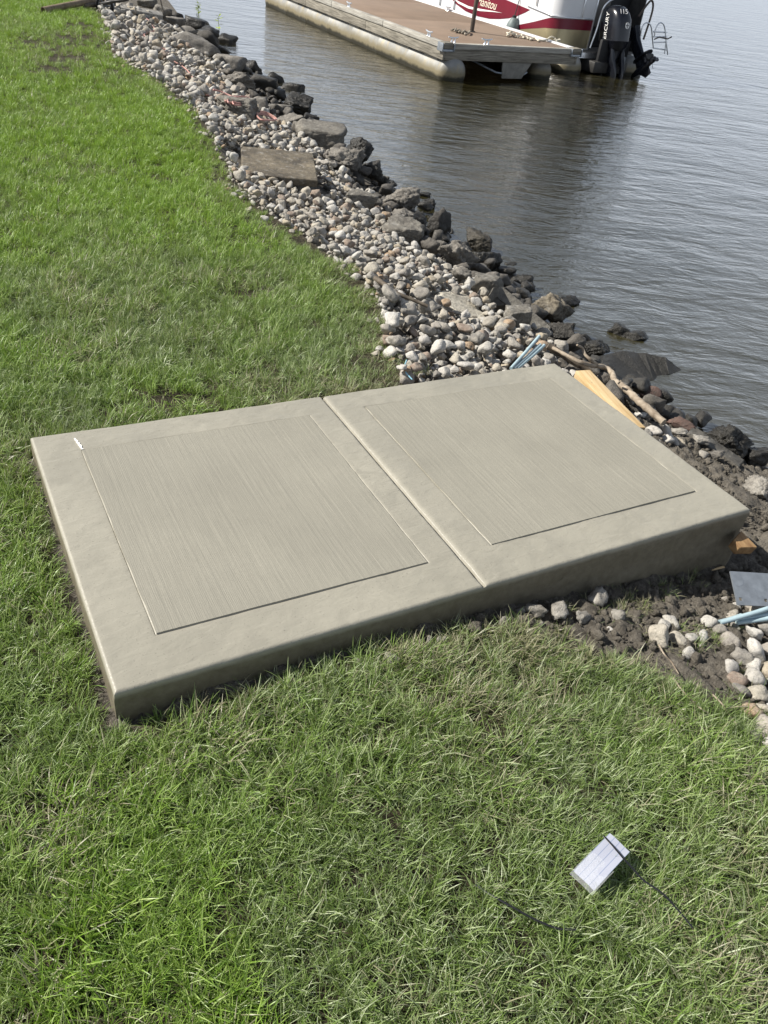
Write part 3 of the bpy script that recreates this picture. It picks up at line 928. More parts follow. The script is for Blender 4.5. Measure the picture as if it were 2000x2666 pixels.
def rocks():
    # nearest stretch, right of the new slab
    place_rock('boulder', (1377, 766, 1490, 866), RTN, 11, lift=0.5, rough=0.12, label='tall tan triangular boulder at the waterline right of a tilted concrete slab')
    place_rock('boulder', (1421, 838, 1500, 908), RD, 12, label='black wet boulder under the tan triangular boulder')
    place_rock('concrete_chunk', (1222, 718, 1305, 782), OC, 13, True, label='pale broken concrete chunk behind the upper end of the tilted slab', rough=0.05)
    place_rock('concrete_chunk', (1305, 805, 1385, 862), OC, 15, True, label='small pale concrete chunk on cobbles left of the tilted slab foot', rough=0.06)
    place_rock('boulder', (1502, 878, 1584, 924), RD, 16, zfix=WZ + 0.02, lift=0.2, label='black flat-topped boulder in the water behind the driftwood branch')
    place_rock('boulder', (1583, 838, 1640, 880), RD, 17, zfix=WZ, lift=0.25, label='small dark round rock awash in the lake, left of its pair')
    place_rock('boulder', (1627, 856, 1688, 888), RD, 18, zfix=WZ, lift=0.15, label='low dark rock awash in the lake, right of its pair')
    place_rock('boulder', (1445, 768, 1512, 800), RD, 19, zfix=WZ, lift=0.2, label='dark half-sunken rock just beyond the tan triangular boulder')
    place_rock('boulder', (1655, 1008, 1712, 1056), M['rock_red'], 20, lift=0.4, sharp=6, rough=0.05, label='rounded red-brown boulder in the shallows beside the driftwood branch')
    place_rock('boulder', (1735, 1092, 1800, 1130), M['rock_red'], 21, lift=0.25, label='low reddish rock at the foot of the mud by the water')
    place_rock('boulder', (1827, 1106, 1950, 1195), RD, 22, lift=0.35, rough=0.16, label='dark rough boulder beyond the long concrete edge by the mud')
    place_rock('boulder', (1925, 1160, 1990, 1222), RD, 23, True, lift=0.3, label='black angular rock at the end of the concrete edge in the water')
    place_rock('boulder', (1928, 1248, 2020, 1312), RW, 24, lift=0.4, rough=0.12, label='whitish stone chunk in the mud at the right edge')
    # middle stretch
    place_rock('boulder', (1138, 626, 1240, 724), RK, 31, lift=0.5, rough=0.14, label='big speckled grey boulder on the cobbles beside a black wet rock')
    place_rock('boulder', (1205, 617, 1276, 672), RTN, 32, True, lift=0.75, label='brown-topped block standing on the black rock at the waterline')
    place_rock('boulder', (1222, 655, 1304, 716), RD, 33, lift=0.35, label='black wet boulder below the brown-topped block')
    place_rock('boulder', (1110, 553, 1168, 644), RD, 34, lift=0.6, dims=None, label='upright black boulder at the shore above the speckled grey boulder')
    place_rock('boulder', (984, 486, 1086, 570), RK, 35, lift=0.4, rough=0.14, label='long rough grey boulder sloping into the water mid-shore')
    place_rock('concrete_chunk', (993, 588, 1100, 630), OC, 36, True, lift=0.3, label='flat grey concrete slab fragment in cobbles left of the upright black boulder')
    place_rock('concrete_chunk', (896, 502, 980, 544), OC, 37, True, lift=0.3, label='flat oblong concrete fragment lying amid the cobbles mid-bank')
    place_rock('boulder', (941, 432, 1000, 486), M['rock_dark'], 38, lift=0.45, label='dark mossy boulder at the shore beyond the old paving slab')
    place_rock('boulder', (891, 364, 970, 440), RD, 39, lift=0.5, label='large black boulder beside the big angular concrete block')
    place_rock('concrete_chunk', (768, 334, 896, 402), OC, 40, True, lift=0.55, rough=0.05, label='big angular concrete block at the shore behind the old paving slab')
    place_rock('boulder', (850, 386, 946, 458), RK, 41, lift=0.4, rough=0.14, label='rough grey boulder between the old paving slab and the black boulder')
    # far stretch
    place_rock('concrete_chunk', (566, 264, 672, 312), OC, 42, True, lift=0.35, label='flat grey concrete piece below the coils of red cord')
    place_rock('concrete_chunk', (737, 256, 810, 308), RD, 43, True, lift=0.4, tilt=(0.25, 0.2), label='smooth dark slab-like rock tilted into the water, far shore stretch')
    place_rock('boulder', (583, 194, 664, 246), RK, 44, lift=0.5, rough=0.14, label='large dark grey boulder just beyond the red cord')
    place_rock('concrete_chunk', (360, 4, 405, 20), OC, 45, True, lift=0.1, label='pale squarish rock behind the weathered plank')
    # the smaller riprap of the water's edge, pieces of the bank
    small = [(656, 200, 724, 252, RD), (700, 193, 742, 235, RD), (736, 201, 764, 225, RD), (733, 218, 788, 262, RD), (705, 234, 747, 268, RD), (765, 249, 805, 283, RD),
             (699, 274, 760, 305, RK), (718, 298, 788, 344, RK), (646, 258, 701, 295, RK), (980, 459, 1013, 492, RK), (1002, 547, 1081, 592, RK), (1060, 560, 1112, 600, RD),
             (480, 47, 543, 78, RD), (516, 72, 570, 105, RD), (503, 83, 569, 129, RD), (565, 92, 616, 125, RD), (565, 125, 601, 147, RD), (641, 161, 677, 194, RD),
             (425, 52, 482, 74, RK), (456, 72, 514, 103, RK), (460, 106, 569, 143, RK), (560, 150, 640, 190, RK), (610, 168, 650, 196, RD), (440, 40, 485, 58, RD),
             (400, 20, 450, 44, RK), (1574, 1002, 1630, 1040, RK), (1610, 1028, 1660, 1074, M['rock']), (1560, 985, 1600, 1010, RD), (1640, 1060, 1700, 1090, RD), (1668, 1074, 1710, 1100, RW),
             (790, 300, 830, 330, RD), (1085, 520, 1130, 560, RD), (1175, 700, 1225, 740, RK), (1290, 700, 1340, 735, RD), (1330, 720, 1385, 765, RD), (1350, 740, 1390, 775, RK),
             (1310, 690, 1345, 715, RD), (1640, 1130, 1690, 1160, RW), (1745, 1120, 1785, 1142, RW), (1800, 1145, 1840, 1165, RW), (1840, 1180, 1880, 1205, RK)]
    for i, (a, b, c, d, m) in enumerate(small):
        place_rock('boulder', (a, b, c, d), m, 300 + i, i % 3 == 0, rough=0.12, lift=0.35, sub=3 if d < 320 else 4)
rocks()

def plate(name, px, zs, thick, mat, label, cat, bevel=0.006, parent=None, sub=0, rough=0.0, group=None, clear=0.42):
    pts = [at(p[0], p[1], z) for p, z in zip(px, zs)]
    me, c = prism_mesh(name, pts, thick, bevel)
    if sub:
        bm = bmesh.new()
        bm.from_mesh(me)
        bmesh.ops.subdivide_edges(bm, edges=list(bm.edges), cuts=sub, use_grid_fill=True)
        bmesh.ops.triangulate(bm, faces=[f for f in bm.faces if len(f.verts) > 4])
        co = np.array([v.co[:] for v in bm.verts])
        nv = np.array([v.normal[:] for v in bm.verts])
        n = fbm(co[:, 0] * 9, co[:, 1] * 9, co[:, 2] * 9, 5, 4) * rough
        for v, a in zip(bm.verts, co + nv * n[:, None]): v.co = a
        bm.to_mesh(me)
        bm.free()
        me.polygons.foreach_set('use_smooth', np.zeros(len(me.polygons), dtype=bool))
    o = link(name, me, mat, None, c)
    tag(o, label, cat, group)
    P = np.array(pts)
    BLOCKED.append((P[:, 0].mean(), P[:, 1].mean(), clear * np.linalg.norm(P.max(0)[:2] - P.min(0)[:2])))
    return o
plate('paving_slab', [(628, 380), (815, 398), (828, 470), (630, 450)], [-0.05, -0.07, -0.07, -0.05], 0.055, M['paver'], 'old stained square paving slab lying on the cobbles', 'paving slab', 0.008, sub=5, rough=0.004)
plate('concrete_fragment', [(1105, 800), (1165, 745), (1230, 762), (1280, 845), (1180, 862), (1125, 845)], [-0.215, -0.235, -0.275, -0.305, -0.275, -0.235], 0.14, M['gravelly'], 'broad gravelly concrete piece bedded in the cobbles near the new slab', 'concrete chunk', 0.03, sub=5, rough=0.022, group='rocks along the waterline', clear=0.30)
plate('tilted_slab', [(1285, 745), (1310, 748), (1440, 850), (1430, 868), (1290, 790)], [-0.20, -0.26, -0.42, -0.52, -0.44], 0.09, OC, 'long dark concrete slab tilted on edge between cobbles and tan boulder', 'concrete chunk', 0.012, sub=4, rough=0.006, group='rocks along the waterline')
plate('sloping_slab', [(1440, 900), (1490, 858), (1548, 930), (1500, 955)], [-0.50, -0.62, -0.78, -0.66], 0.08, M['rock_dark'], 'smooth dark concrete slab sloping into the water by the black boulder', 'concrete chunk', 0.012, sub=3, rough=0.005, group='rocks along the waterline')
plate('sunken_slab', [(1555, 926), (1640, 912), (1730, 935), (1790, 968), (1720, 985), (1640, 1002), (1580, 980)], [-0.70, -0.69, -0.70, -0.765, -0.75, -0.73, -0.70], 0.10, M['rock_dark'], 'broad dark rock shelf lying awash in the shallows', 'rock shelf', 0.02, sub=4, rough=0.016, group='rocks along the waterline')
plate('concrete_edge', [(1790, 1125), (1806, 1110), (1943, 1196), (1925, 1216)], [-0.50, -0.50, -0.56, -0.56], 0.16, OC, 'long straight-edged broken concrete piece between mud and water', 'concrete chunk', 0.008, sub=4, rough=0.006, group='rocks along the waterline')

# ------------------------------------------------------------------ cobbles: dropped one by one on the bank
def cobble_field():
    cells = {}
    S = []
    DARK = set()
    def drop(x, y, r, flat=0.74, maxlift=2.1):
        g = float(ground(x, y)) - 0.065 * float(sstep(0.0, 0.16, x - xl(y)))
        z = g + r * 0.35
        ci, cj = int(x // 0.13), int(y // 0.13)
        for a in (-1, 0, 1):
            for b in (-1, 0, 1):
                for k in cells.get((ci + a, cj + b), ()):
                    X, Y, Z, R = S[k]
                    d2 = (X - x) ** 2 + (Y - y) ** 2
                    rr = (R + r) * 0.93
                    if d2 < rr * rr:
                        z = max(z, Z + flat * math.sqrt(rr * rr - d2))
        if z - g > r * maxlift + 0.03: return False
        cells.setdefault((ci, cj), []).append(len(S))
        S.append((x, y, z, r))
        return True
    R = random.Random(5)
    # outline of the cobble field: between the lawn's edge and the boulders
    for y0, y1, n, rm in ((1.26, 2.4, 5200, 0.0190), (2.4, 4.0, 8600, 0.0165), (4.0, 7.0, 12500, 0.0180), (7.0, 13.5, 14500, 0.0235)):
        for _ in range(n):
            y = R.uniform(y0, y1)
            a, b = float(xl(y)), float(xw(y))
            u = R.random()
            x = a - 0.05 + (b - a - 0.02) * u
            if u > 0.66 + 0.06 * math.sin(y * 3.1) + R.gauss(0, 0.05): continue
            if x < a + 0.05 * R.random(): continue
            r = rm * min(2.4, max(0.40, R.lognormvariate(-0.12, 0.46)))
            bad = False
            for X, Y, q in BLOCKED:
                if (X - x) ** 2 + (Y - y) ** 2 < (q * 0.92) ** 2:
                    bad = True
                    break
            if bad: continue
            if x < SW + 0.03 + r and y < SD + 0.02 + r: continue
            drop(x, y, r)
    for _ in range(1500):
        y = 1.3 + 11.5 * R.random() ** 1.3
        a, b = float(xl(y)), float(xw(y))
        x = a + (b - a) * R.uniform(0.58, 1.03)
        r = 0.036 * min(2.2, max(0.4, R.lognormvariate(0, 0.45)))
        if any((X - x) ** 2 + (Y - y) ** 2 < (q * 0.75) ** 2 for X, Y, q in BLOCKED): continue
        n0 = len(S)
        if drop(x, y, r, maxlift=1.6): DARK.add(n0)
    # a few strays in the grass edge and round the corner of the slab
    for _ in range(60):
        y = R.uniform(1.3, 11)
        x = float(xl(y)) - abs(R.gauss(0, 0.06))
        drop(x, y, R.uniform(0.015, 0.03))
    for _ in range(130):
        y = R.uniform(0.75, 1.3)
        x = R.uniform(SW + 0.05, 3.4)
        drop(x, y, R.uniform(0.018, 0.045))
    return [(x, y, z, r, 'dark' if i in DARK else None) for i, (x, y, z, r) in enumerate(S)]
cob = cobble_field()
# cobbles lying singly in the mud, bottom right
def k7(a, b, c, d): return (1500 + a / 3.318, 1350 + b / 3.318, 1500 + c / 3.318, 1350 + d / 3.318)
for bx in [(600, 960, 790, 1110), (680, 890, 795, 1000), (745, 855, 885, 965), (795, 990, 940, 1110), (950, 980, 1030, 1090), (1000, 985, 1115, 1080), (910, 1135, 1020, 1210), (1190, 930, 1300, 1010),
           (1060, 865, 1210, 940), (1300, 895, 1410, 965), (1270, 1025, 1400, 1150), (1340, 1150, 1490, 1270), (1420, 1230, 1580, 1320), (1460, 1070, 1620, 1250), (1430, 960, 1600, 1070), (1540, 920, 1760, 1060),
           (1240, 1265, 1410, 1370), (1280, 1370, 1475, 1450), (1450, 1310, 1620, 1450), (1580, 1245, 1740, 1400), (1330, 1440, 1500, 1550), (1480, 1450, 1659, 1600), (1420, 1620, 1580, 1740), (1560, 1740, 1720, 1920),
           (1420, 740, 1560, 800), (1330, 745, 1430, 800), (1600, 1080, 1700, 1200), (1640, 880, 1780, 960), (1640, 1400, 1760, 1500), (1540, 1620, 1680, 1700), (1620, 1560, 1740, 1640), (1050, 1080, 1100, 1120),
           (1660, 1700, 1760, 1790), (1700, 1200, 1800, 1300), (1760, 1000, 1900, 1130), (1780, 1300, 1900, 1420), (1750, 1480, 1900, 1600), (265, 945, 310, 978), (1255, 680, 1310, 715)]:
    x0, y0, x1, y1 = k7(*bx)
    P = at_ground((x0 + x1) / 2, (y0 + y1) / 2 + 0.1 * (y1 - y0))
    d = project(P)[2]
    r = 0.66 * math.sqrt((x1 - x0) * (y1 - y0)) * d / F
    cob.append((P[0], P[1], gz(P[0], P[1]) + r * 0.42, r, 'mud'))
R = random.Random(15)
for _ in range(140):
    P = at_ground(R.uniform(1880, 2120), R.uniform(1610, 1960))
    if P[0] < 1.62 + 0.25 * R.random(): continue
    r = R.uniform(0.018, 0.042)
    if all((P[0] - q[0]) ** 2 + (P[1] - q[1]) ** 2 > (0.85 * (r + q[3])) ** 2 for q in cob if q[4] == 'mud'):
        cob.append((P[0], P[1], gz(P[0], P[1]) + r * 0.42, r, 'mud'))
# pale limestone lumps under the front face
def k5(a, b, c, d): return (900 + a / 2.37, 1350 + b / 2.37, 900 + c / 2.37, 1350 + d / 2.37)
lime = []
for i, bx in enumerate([(1215, 530, 1340, 630), (1470, 440, 1585, 545), (1095, 530, 1190, 625), (218, 843, 322, 898), (480, 735, 535, 765), (555, 735, 590, 762), (590, 730, 615, 760), (60, 865, 95, 900), (168, 860, 200, 885),
                        (165, 895, 200, 925), (190, 820, 215, 842), (1030, 545, 1085, 590), (1395, 585, 1495, 640), (1610, 560, 1690, 640), (1180, 640, 1215, 665), (930, 620, 1000, 665), (440, 745, 480, 770)]):
    x0, y0, x1, y1 = k5(*bx)
    P = at_ground((x0 + x1) / 2, (y0 + y1) / 2)
    if P[1] > -0.03: P = P * 1.0; P[1] = -0.035
    d = project(P)[2]
    r = 0.74 * math.sqrt((x1 - x0) * (y1 - y0)) * d / F
    lime.append((P[0], P[1] - 0.4 * r, gz(P[0], P[1]) + r * 0.55, r, i))
def score(s):
    px, py, w = project(s[:3])
    if not (-20 < px < 2020 and -20 < py < 2690): return 0.0
    return s[3] / w * F * (3.0 if s[4] == 'mud' else 1.0)
cob.sort(key=score, reverse=True)
N_OBJ = 300 - len(lime)
R = random.Random(77)
for (x, y, z, r, k) in cob[:N_OBJ]:
    o = link('stone', (RUB if k == 'dark' else COB)[R.randrange(len(RUB if k == 'dark' else COB))], None, bank, to_bank((x, y, z)), (R.gauss(0, 0.35), R.gauss(0, 0.35), R.uniform(0, 6.28)))
    s = r * R.uniform(1.02, 1.2)
    o.scale = (s, s, s)
LIME = [rock_mesh('stone', 500 + i, 3, 6, 34, 0.22, (1, 0.78, 0.66)) for i in range(5)]
for m in LIME: m.materials.append(RW)
for (x, y, z, r, i) in lime:
    o = link('stone', LIME[i % 5], None, bank, to_bank((x, y, z)), (R.uniform(-0.5, 0.5), R.uniform(-0.5, 0.5), R.uniform(0, 6.28)))
    o.scale = (r, r, r)

def hidden_collection(name, meshes, mat=None):
    c = bpy.data.collections.new(name)
    for i, me in enumerate(meshes):
        o = bpy.data.objects.new('%s_%02d' % (name, i), me)
        if mat is not None and len(me.materials) == 0: me.materials.append(mat)
        c.objects.link(o)
    return c
def scatter_group(name, coll):
    ng = bpy.data.node_groups.new(name, 'GeometryNodeTree')
    ng.interface.new_socket('Geometry', in_out='INPUT', socket_type='NodeSocketGeometry')
    ng.interface.new_socket('Geometry', in_out='OUTPUT', socket_type='NodeSocketGeometry')
    gi, go = ng.nodes.new('NodeGroupInput'), ng.nodes.new('NodeGroupOutput')
    ci = ng.nodes.new('GeometryNodeCollectionInfo')
    ci.inputs['Collection'].default_value = coll
    ci.inputs['Separate Children'].default_value = True
    ci.inputs['Reset Children'].default_value = True
    ip = ng.nodes.new('GeometryNodeInstanceOnPoints')
    ip.inputs['Pick Instance'].default_value = True
    def attr(n, t):
        a = ng.nodes.new('GeometryNodeInputNamedAttribute')
        a.data_type = t
        a.inputs['Name'].default_value = n
        return a.outputs['Attribute']
    L = ng.links.new
    L(gi.outputs[0], ip.inputs['Points'])
    L(ci.outputs[0], ip.inputs['Instance'])
    L(attr('ci', 'INT'), ip.inputs['Instance Index'])
    L(attr('rot', 'FLOAT_VECTOR'), ip.inputs['Rotation'])
    L(attr('scl', 'FLOAT_VECTOR'), ip.inputs['Scale'])
    L(ip.outputs[0], go.inputs[0])
    return ng
def scatter_object(name, pts, ci, rot, scl, coll, extra=None, parent=None):
    me = bpy.data.meshes.new(name)
    me.vertices.add(len(pts))
    me.vertices.foreach_set('co', np.asarray(pts, np.float32).ravel())
    a = me.attributes.new('ci', 'INT', 'POINT')
    a.data.foreach_set('value', np.asarray(ci, np.int32))
    a = me.attributes.new('rot', 'FLOAT_VECTOR', 'POINT')
    a.data.foreach_set('vector', np.asarray(rot, np.float32).ravel())
    a = me.attributes.new('scl', 'FLOAT_VECTOR', 'POINT')
    a.data.foreach_set('vector', np.asarray(scl, np.float32).ravel())
    for k, v in (extra or {}).items():
        a = me.attributes.new(k, 'FLOAT', 'POINT')
        a.data.foreach_set('value', np.asarray(v, np.float32))
    o = link(name, me, None, parent)
    md = o.modifiers.new('scatter', 'NODES')
    md.node_group = scatter_group(name, coll)
    o['kind'] = 'stuff'
    return o
rest = cob[N_OBJ:]
cc = hidden_collection('cobble', COB + RUB)
pts = [to_bank(s[:3]) for s in rest]
n = len(pts)
sc = np.array([s[3] for s in rest]) * rng.uniform(1.02, 1.2, n)
scatter_object('small_stones', pts, np.where([s[4] == 'dark' for s in rest], rng.integers(len(COB), len(COB) + len(RUB), n), rng.integers(0, len(COB), n)), np.stack([rng.normal(0, 0.35, n), rng.normal(0, 0.35, n), rng.uniform(0, 6.28, n)], -1), np.repeat(sc[:, None], 3, 1), cc, parent=bank)

# mud clods round the right-hand end of the slab
CL = [rock_mesh('mud_clod', 700 + i, 3, 14, 6, 0.22, (1, 0.9, 0.75)) for i in range(8)]
cl = hidden_collection('clod', CL, M['clod'])
P_, S_ = [], []
R = random.Random(9)
tries = 0
while len(P_) < 9000 and tries < 160000:
    tries += 1
    if R.random() < 0.55:
        x, y = R.uniform(0.9, 3.0), R.uniform(-0.95, -0.015)
    else:
        x, y = R.uniform(2.38, 3.5), R.uniform(-0.5, 1.1)
    if y > -0.02 and x < SW + 0.03: continue
    m = float(mudmask(np.array(x), np.array(y)))
    if R.random() > m * (1.0 if (x > 2.38 or y > -0.30) else 0.55): continue
    r = 0.0036 * R.lognormvariate(0.1, 0.75)
    r = min(r, 0.030)
    P_.append((x, y, gz(x, y) + 0.004 + r * 0.1))
    S_.append(r)
n = len(P_)
clod_o = scatter_object('mud_clods', P_, rng.integers(0, 8, n), rng.uniform(0, 6.28, (n, 3)), np.repeat(np.array(S_)[:, None], 3, 1), cl)
tag(clod_o, 'loose clods of dug brown mud round the end of the new slab', 'mud', kind='stuff')

# ------------------------------------------------------------------ grass
def clump_mesh(name, seed, blades, spread, length, lean, width, strawy):
    r = np.random.default_rng(seed)
    V, Fc, A = [], [], []
    seg = 4
    for b in range(blades):
        ang = r.uniform(0, 2 * math.pi)
        rr = spread * math.sqrt(r.random())
        root = np.array([rr * math.cos(ang), rr * math.sin(ang), -0.004])
        az = ang + r.normal(0, 1.3)
        dirh = np.array([math.cos(az), math.sin(az), 0])
        side = np.array([-dirh[1], dirh[0], 0])
        tw = r.normal(0, 0.6)
        side = side * math.cos(tw) + np.array([0, 0, 1]) * math.sin(tw) * 0.5
        L = length * r.uniform(0.45, 1.25)
        a0 = abs(r.normal(lean * 0.5, 0.25))
        a1 = a0 + abs(r.normal(lean, 0.45))
        w = width * r.uniform(0.6, 1.3)
        rd, st = r.random(), r.random() * strawy + (1 - strawy) * 0.2 * r.random()
        p = root.copy()
        i0 = len(V)
        for k in range(seg + 1):
            t = k / seg
            wk = w * (1 - t ** 2.2) * 0.5 + 0.00012
            V.append(p - side * wk)
            V.append(p + side * wk)
            A += [(rd, t, st)] * 2
            a = min(1.95, a0 + (a1 - a0) * t)
            p = p + (dirh * math.sin(a) + np.array([0, 0, 1]) * math.cos(a)) * (L / seg)
            if p[2] < 0.003: p[2] = 0.003 + 0.003 * r.random()
        for k in range(seg):
            j = i0 + 2 * k
            Fc.append((j, j + 1, j + 3, j + 2))
    me = new_mesh(name, V, np.array(Fc), smooth=True)
    if len(me.vertices) == len(A):
        at_ = me.attributes.new('blade', 'FLOAT_VECTOR', 'POINT')
        at_.data.foreach_set('vector', np.asarray(A, np.float32).ravel())
    return me
CLU = []
for i in range(10): CLU.append(clump_mesh('grass_clump', 900 + i, 34, 0.027, 0.062, 0.72, 0.0023, 0.8))     # upright tufts
for i in range(8): CLU.append(clump_mesh('grass_clump', 930 + i, 32, 0.036, 0.068, 1.25, 0.0024, 0.95))       # lodged, lying over
for i in range(6): CLU.append(clump_mesh('grass_clump', 960 + i, 32, 0.042, 0.040, 1.45, 0.0020, 1.0))       # thatch and short stuff
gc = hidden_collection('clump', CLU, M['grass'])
def grass():
    P, CI, RO, SC, DR, LU = [], [], [], [], [], []
    zones = [(-0.9, 2.2, -1.45, 0.0, 1500), (-0.9, 0.0, 0.0, 1.25, 1500), (-0.9, 2.1, 1.2, 3.0, 1350), (-1.2, 2.1, 3.0, 6.0, 850), (-1.5, 2.4, 6.0, 10.0, 600), (-1.5, 3.0, 10.0, 16.0, 420), (-3.0, -0.9, -2.0, 6.0, 130), (-0.9, 2.0, -2.4, -1.45, 150)]
    for x0, x1, y0, y1, dens in zones:
        n = int((x1 - x0) * (y1 - y0) * dens)
        x = rng.uniform(x0, x1, n)
        y = rng.uniform(y0, y1, n)
        z = ground(x, y)
        d = np.stack([x, y, z], -1) - CAM
        w = d @ FW
        u = 1000 + F * (d @ RT) / np.maximum(w, 0.1)
        v = 1333 - F * (d @ UP) / np.maximum(w, 0.1)
        seen = (w > 0.3) & (u > -160) & (u < 2160) & (v > -120) & (v < 2850)
        keep = np.where(seen, 1.0, 0.25)
        n1 = fbm(x * 1.5, y * 1.5, 0, 101, 3)
        n2 = fbm(x * 5.0, y * 5.0, 0, 111, 3)
        n3 = fbm(x * 14.0, y * 14.0, 0, 121, 2)
        # thinner towards the stones, the dug soil and the slab
        back = y > 1.1
        e = np.where(back, xl(y) - x + 0.06 * n2 + 0.03 * n3, 1.0)
        k = np.where(back, sstep(-0.07, 0.09, e), 1.0)
        mud = mudmask(x, y)
        k = k * np.where(back, 1.0, 1 - sstep(0.35, 0.95, mud + 0.25 * n3))
        inslab = (x > -0.012) & (x < SW + 0.02) & (y > -0.012) & (y < SD + 0.012)
        dx = np.maximum(np.maximum(-x, x - SW), 0)
        dy = np.maximum(np.maximum(-y, y - SD), 0)
        ds = np.hypot(dx, dy)
        k = k * np.where(inslab, 0, 1) * (0.35 + 0.65 * sstep(0.0, 0.07, ds))
        # worn patches
        bare = sstep(0.55, 1.0, n1 + 0.45 * n2)
        k = k * (1 - 0.35 * bare * np.where(y < 0, 0.0, 1.0))
        for bx, by, br, bs in ((1.25, 7.9, 0.34, 1.0), (1.55, 8.5, 0.36, 1.0), (1.35, 9.3, 0.40, 1.0), (1.85, 9.7, 0.40, 0.95), (1.9, 7.7, 0.25, 0.7), (2.1, 8.9, 0.3, 0.7), (1.24, 2.43, 0.13, 0.95), (1.0, 1.36, 0.28, 0.45), (0.5, 1.36, 0.2, 0.35), (1.72, 4.35, 0.16, 0.8), (2.1, 10.6, 0.35, 0.8), (1.5, 1.45, 0.18, 0.7), (1.70, 2.1, 0.12, 0.5)):
            k = k * (1 - bs * np.exp(-(((x - bx) / br) ** 2 + ((y - by) / (br * 1.1)) ** 2)))
        wisp = (~back) & (mud > 0.3) & (~inslab) & (x < 1.95) & (rng.random(n) < 0.16 * sstep(0.5, -0.2, n2 - 0.2))
        ok = (rng.random(n) < keep * k) | (wisp & seen)
        wisp = wisp & ~(rng.random(n) < k)
        x, y, z, n1, n2, n3, e, ds, mud, back, wisp = [q[ok] for q in (x, y, z, n1, n2, n3, e, ds, mud, back, wisp)]
        m = len(x)
        dry = 0.17 - 0.15 * n1 + 0.24 * n2 + 0.16 * n3
        dry = dry + np.where(back, 0.25 * sstep(0.3, 0.0, e), 0) + 0.30 * sstep(0.22, 0.0, ds) * np.where(back, 1.0, 0.7)
        front = (~back) & (y < 0)
        dry = dry + np.where(front, 0.46 * sstep(0.25, 0.95, x - 0.15 * y) * sstep(-0.75, -0.12, y), 0) + np.where(front, 0.05, 0)
        dry = np.clip(dry - 0.10 * sstep(3, 8, y), 0.02, 0.95)
        dry = np.where(wisp, 0.93, dry)
        for bx, by, br in ((1.4, 8.6, 0.8), (1.9, 9.8, 0.6), (1.0, 1.4, 0.35), (1.25, 2.45, 0.3)):
            dry = np.maximum(dry, 0.75 * np.exp(-(((x - bx) / br) ** 2 + ((y - by) / br) ** 2)) * (0.6 + 0.4 * n3))
        lush = np.clip(0.18 + 0.30 * n2 + 0.28 * n1 + 0.75 * sstep(1.6, 5.0, y) - 0.28 * (front & (x > 0.1)) + np.where(x < 0.12, 0.16, 0), 0, 1)
        kind = rng.random(m) + 0.25 * n2
        ci = np.where(kind < 0.52, rng.integers(0, 10, m), np.where(kind < 0.82, rng.integers(10, 18, m), rng.integers(18, 24, m)))
        ci = np.where(wisp, rng.integers(14, 24, m), ci)
        ta = 2.5 * math.pi * noise3(x * 1.7, y * 1.7, 0, 131)
        tl = 0.28 + 0.22 * noise3(x * 3, y * 3, 0, 137)
        P.append(np.stack([x, y, z + 0.002], -1))
        CI.append(ci)
        RO.append(np.stack([tl * np.cos(ta), tl * np.sin(ta), rng.uniform(0, 6.28, m)], -1))
        s = rng.uniform(0.75, 1.2, m) * (1 + 0.18 * n2) * np.where(ds < 0.06, 0.8, 1.0) * (1 + 0.12 * sstep(4, 10, y))
        s = s * np.where(back, 0.55 + 0.45 * sstep(0.0, 0.2, e), 1 - 0.35 * sstep(0.1, 0.6, mud))
        SC.append(np.stack([s, s, s * rng.uniform(0.8, 1.1, m)], -1))
        DR.append(dry)
        LU.append(lush)
    o = scatter_object('lawn_grass', np.concatenate(P), np.concatenate(CI), np.concatenate(RO), np.concatenate(SC), gc, {'dry': np.concatenate(DR), 'lush': np.concatenate(LU)})
    tag(o, 'mown green lawn with straw-coloured worn patches', 'grass', kind='stuff')
grass()

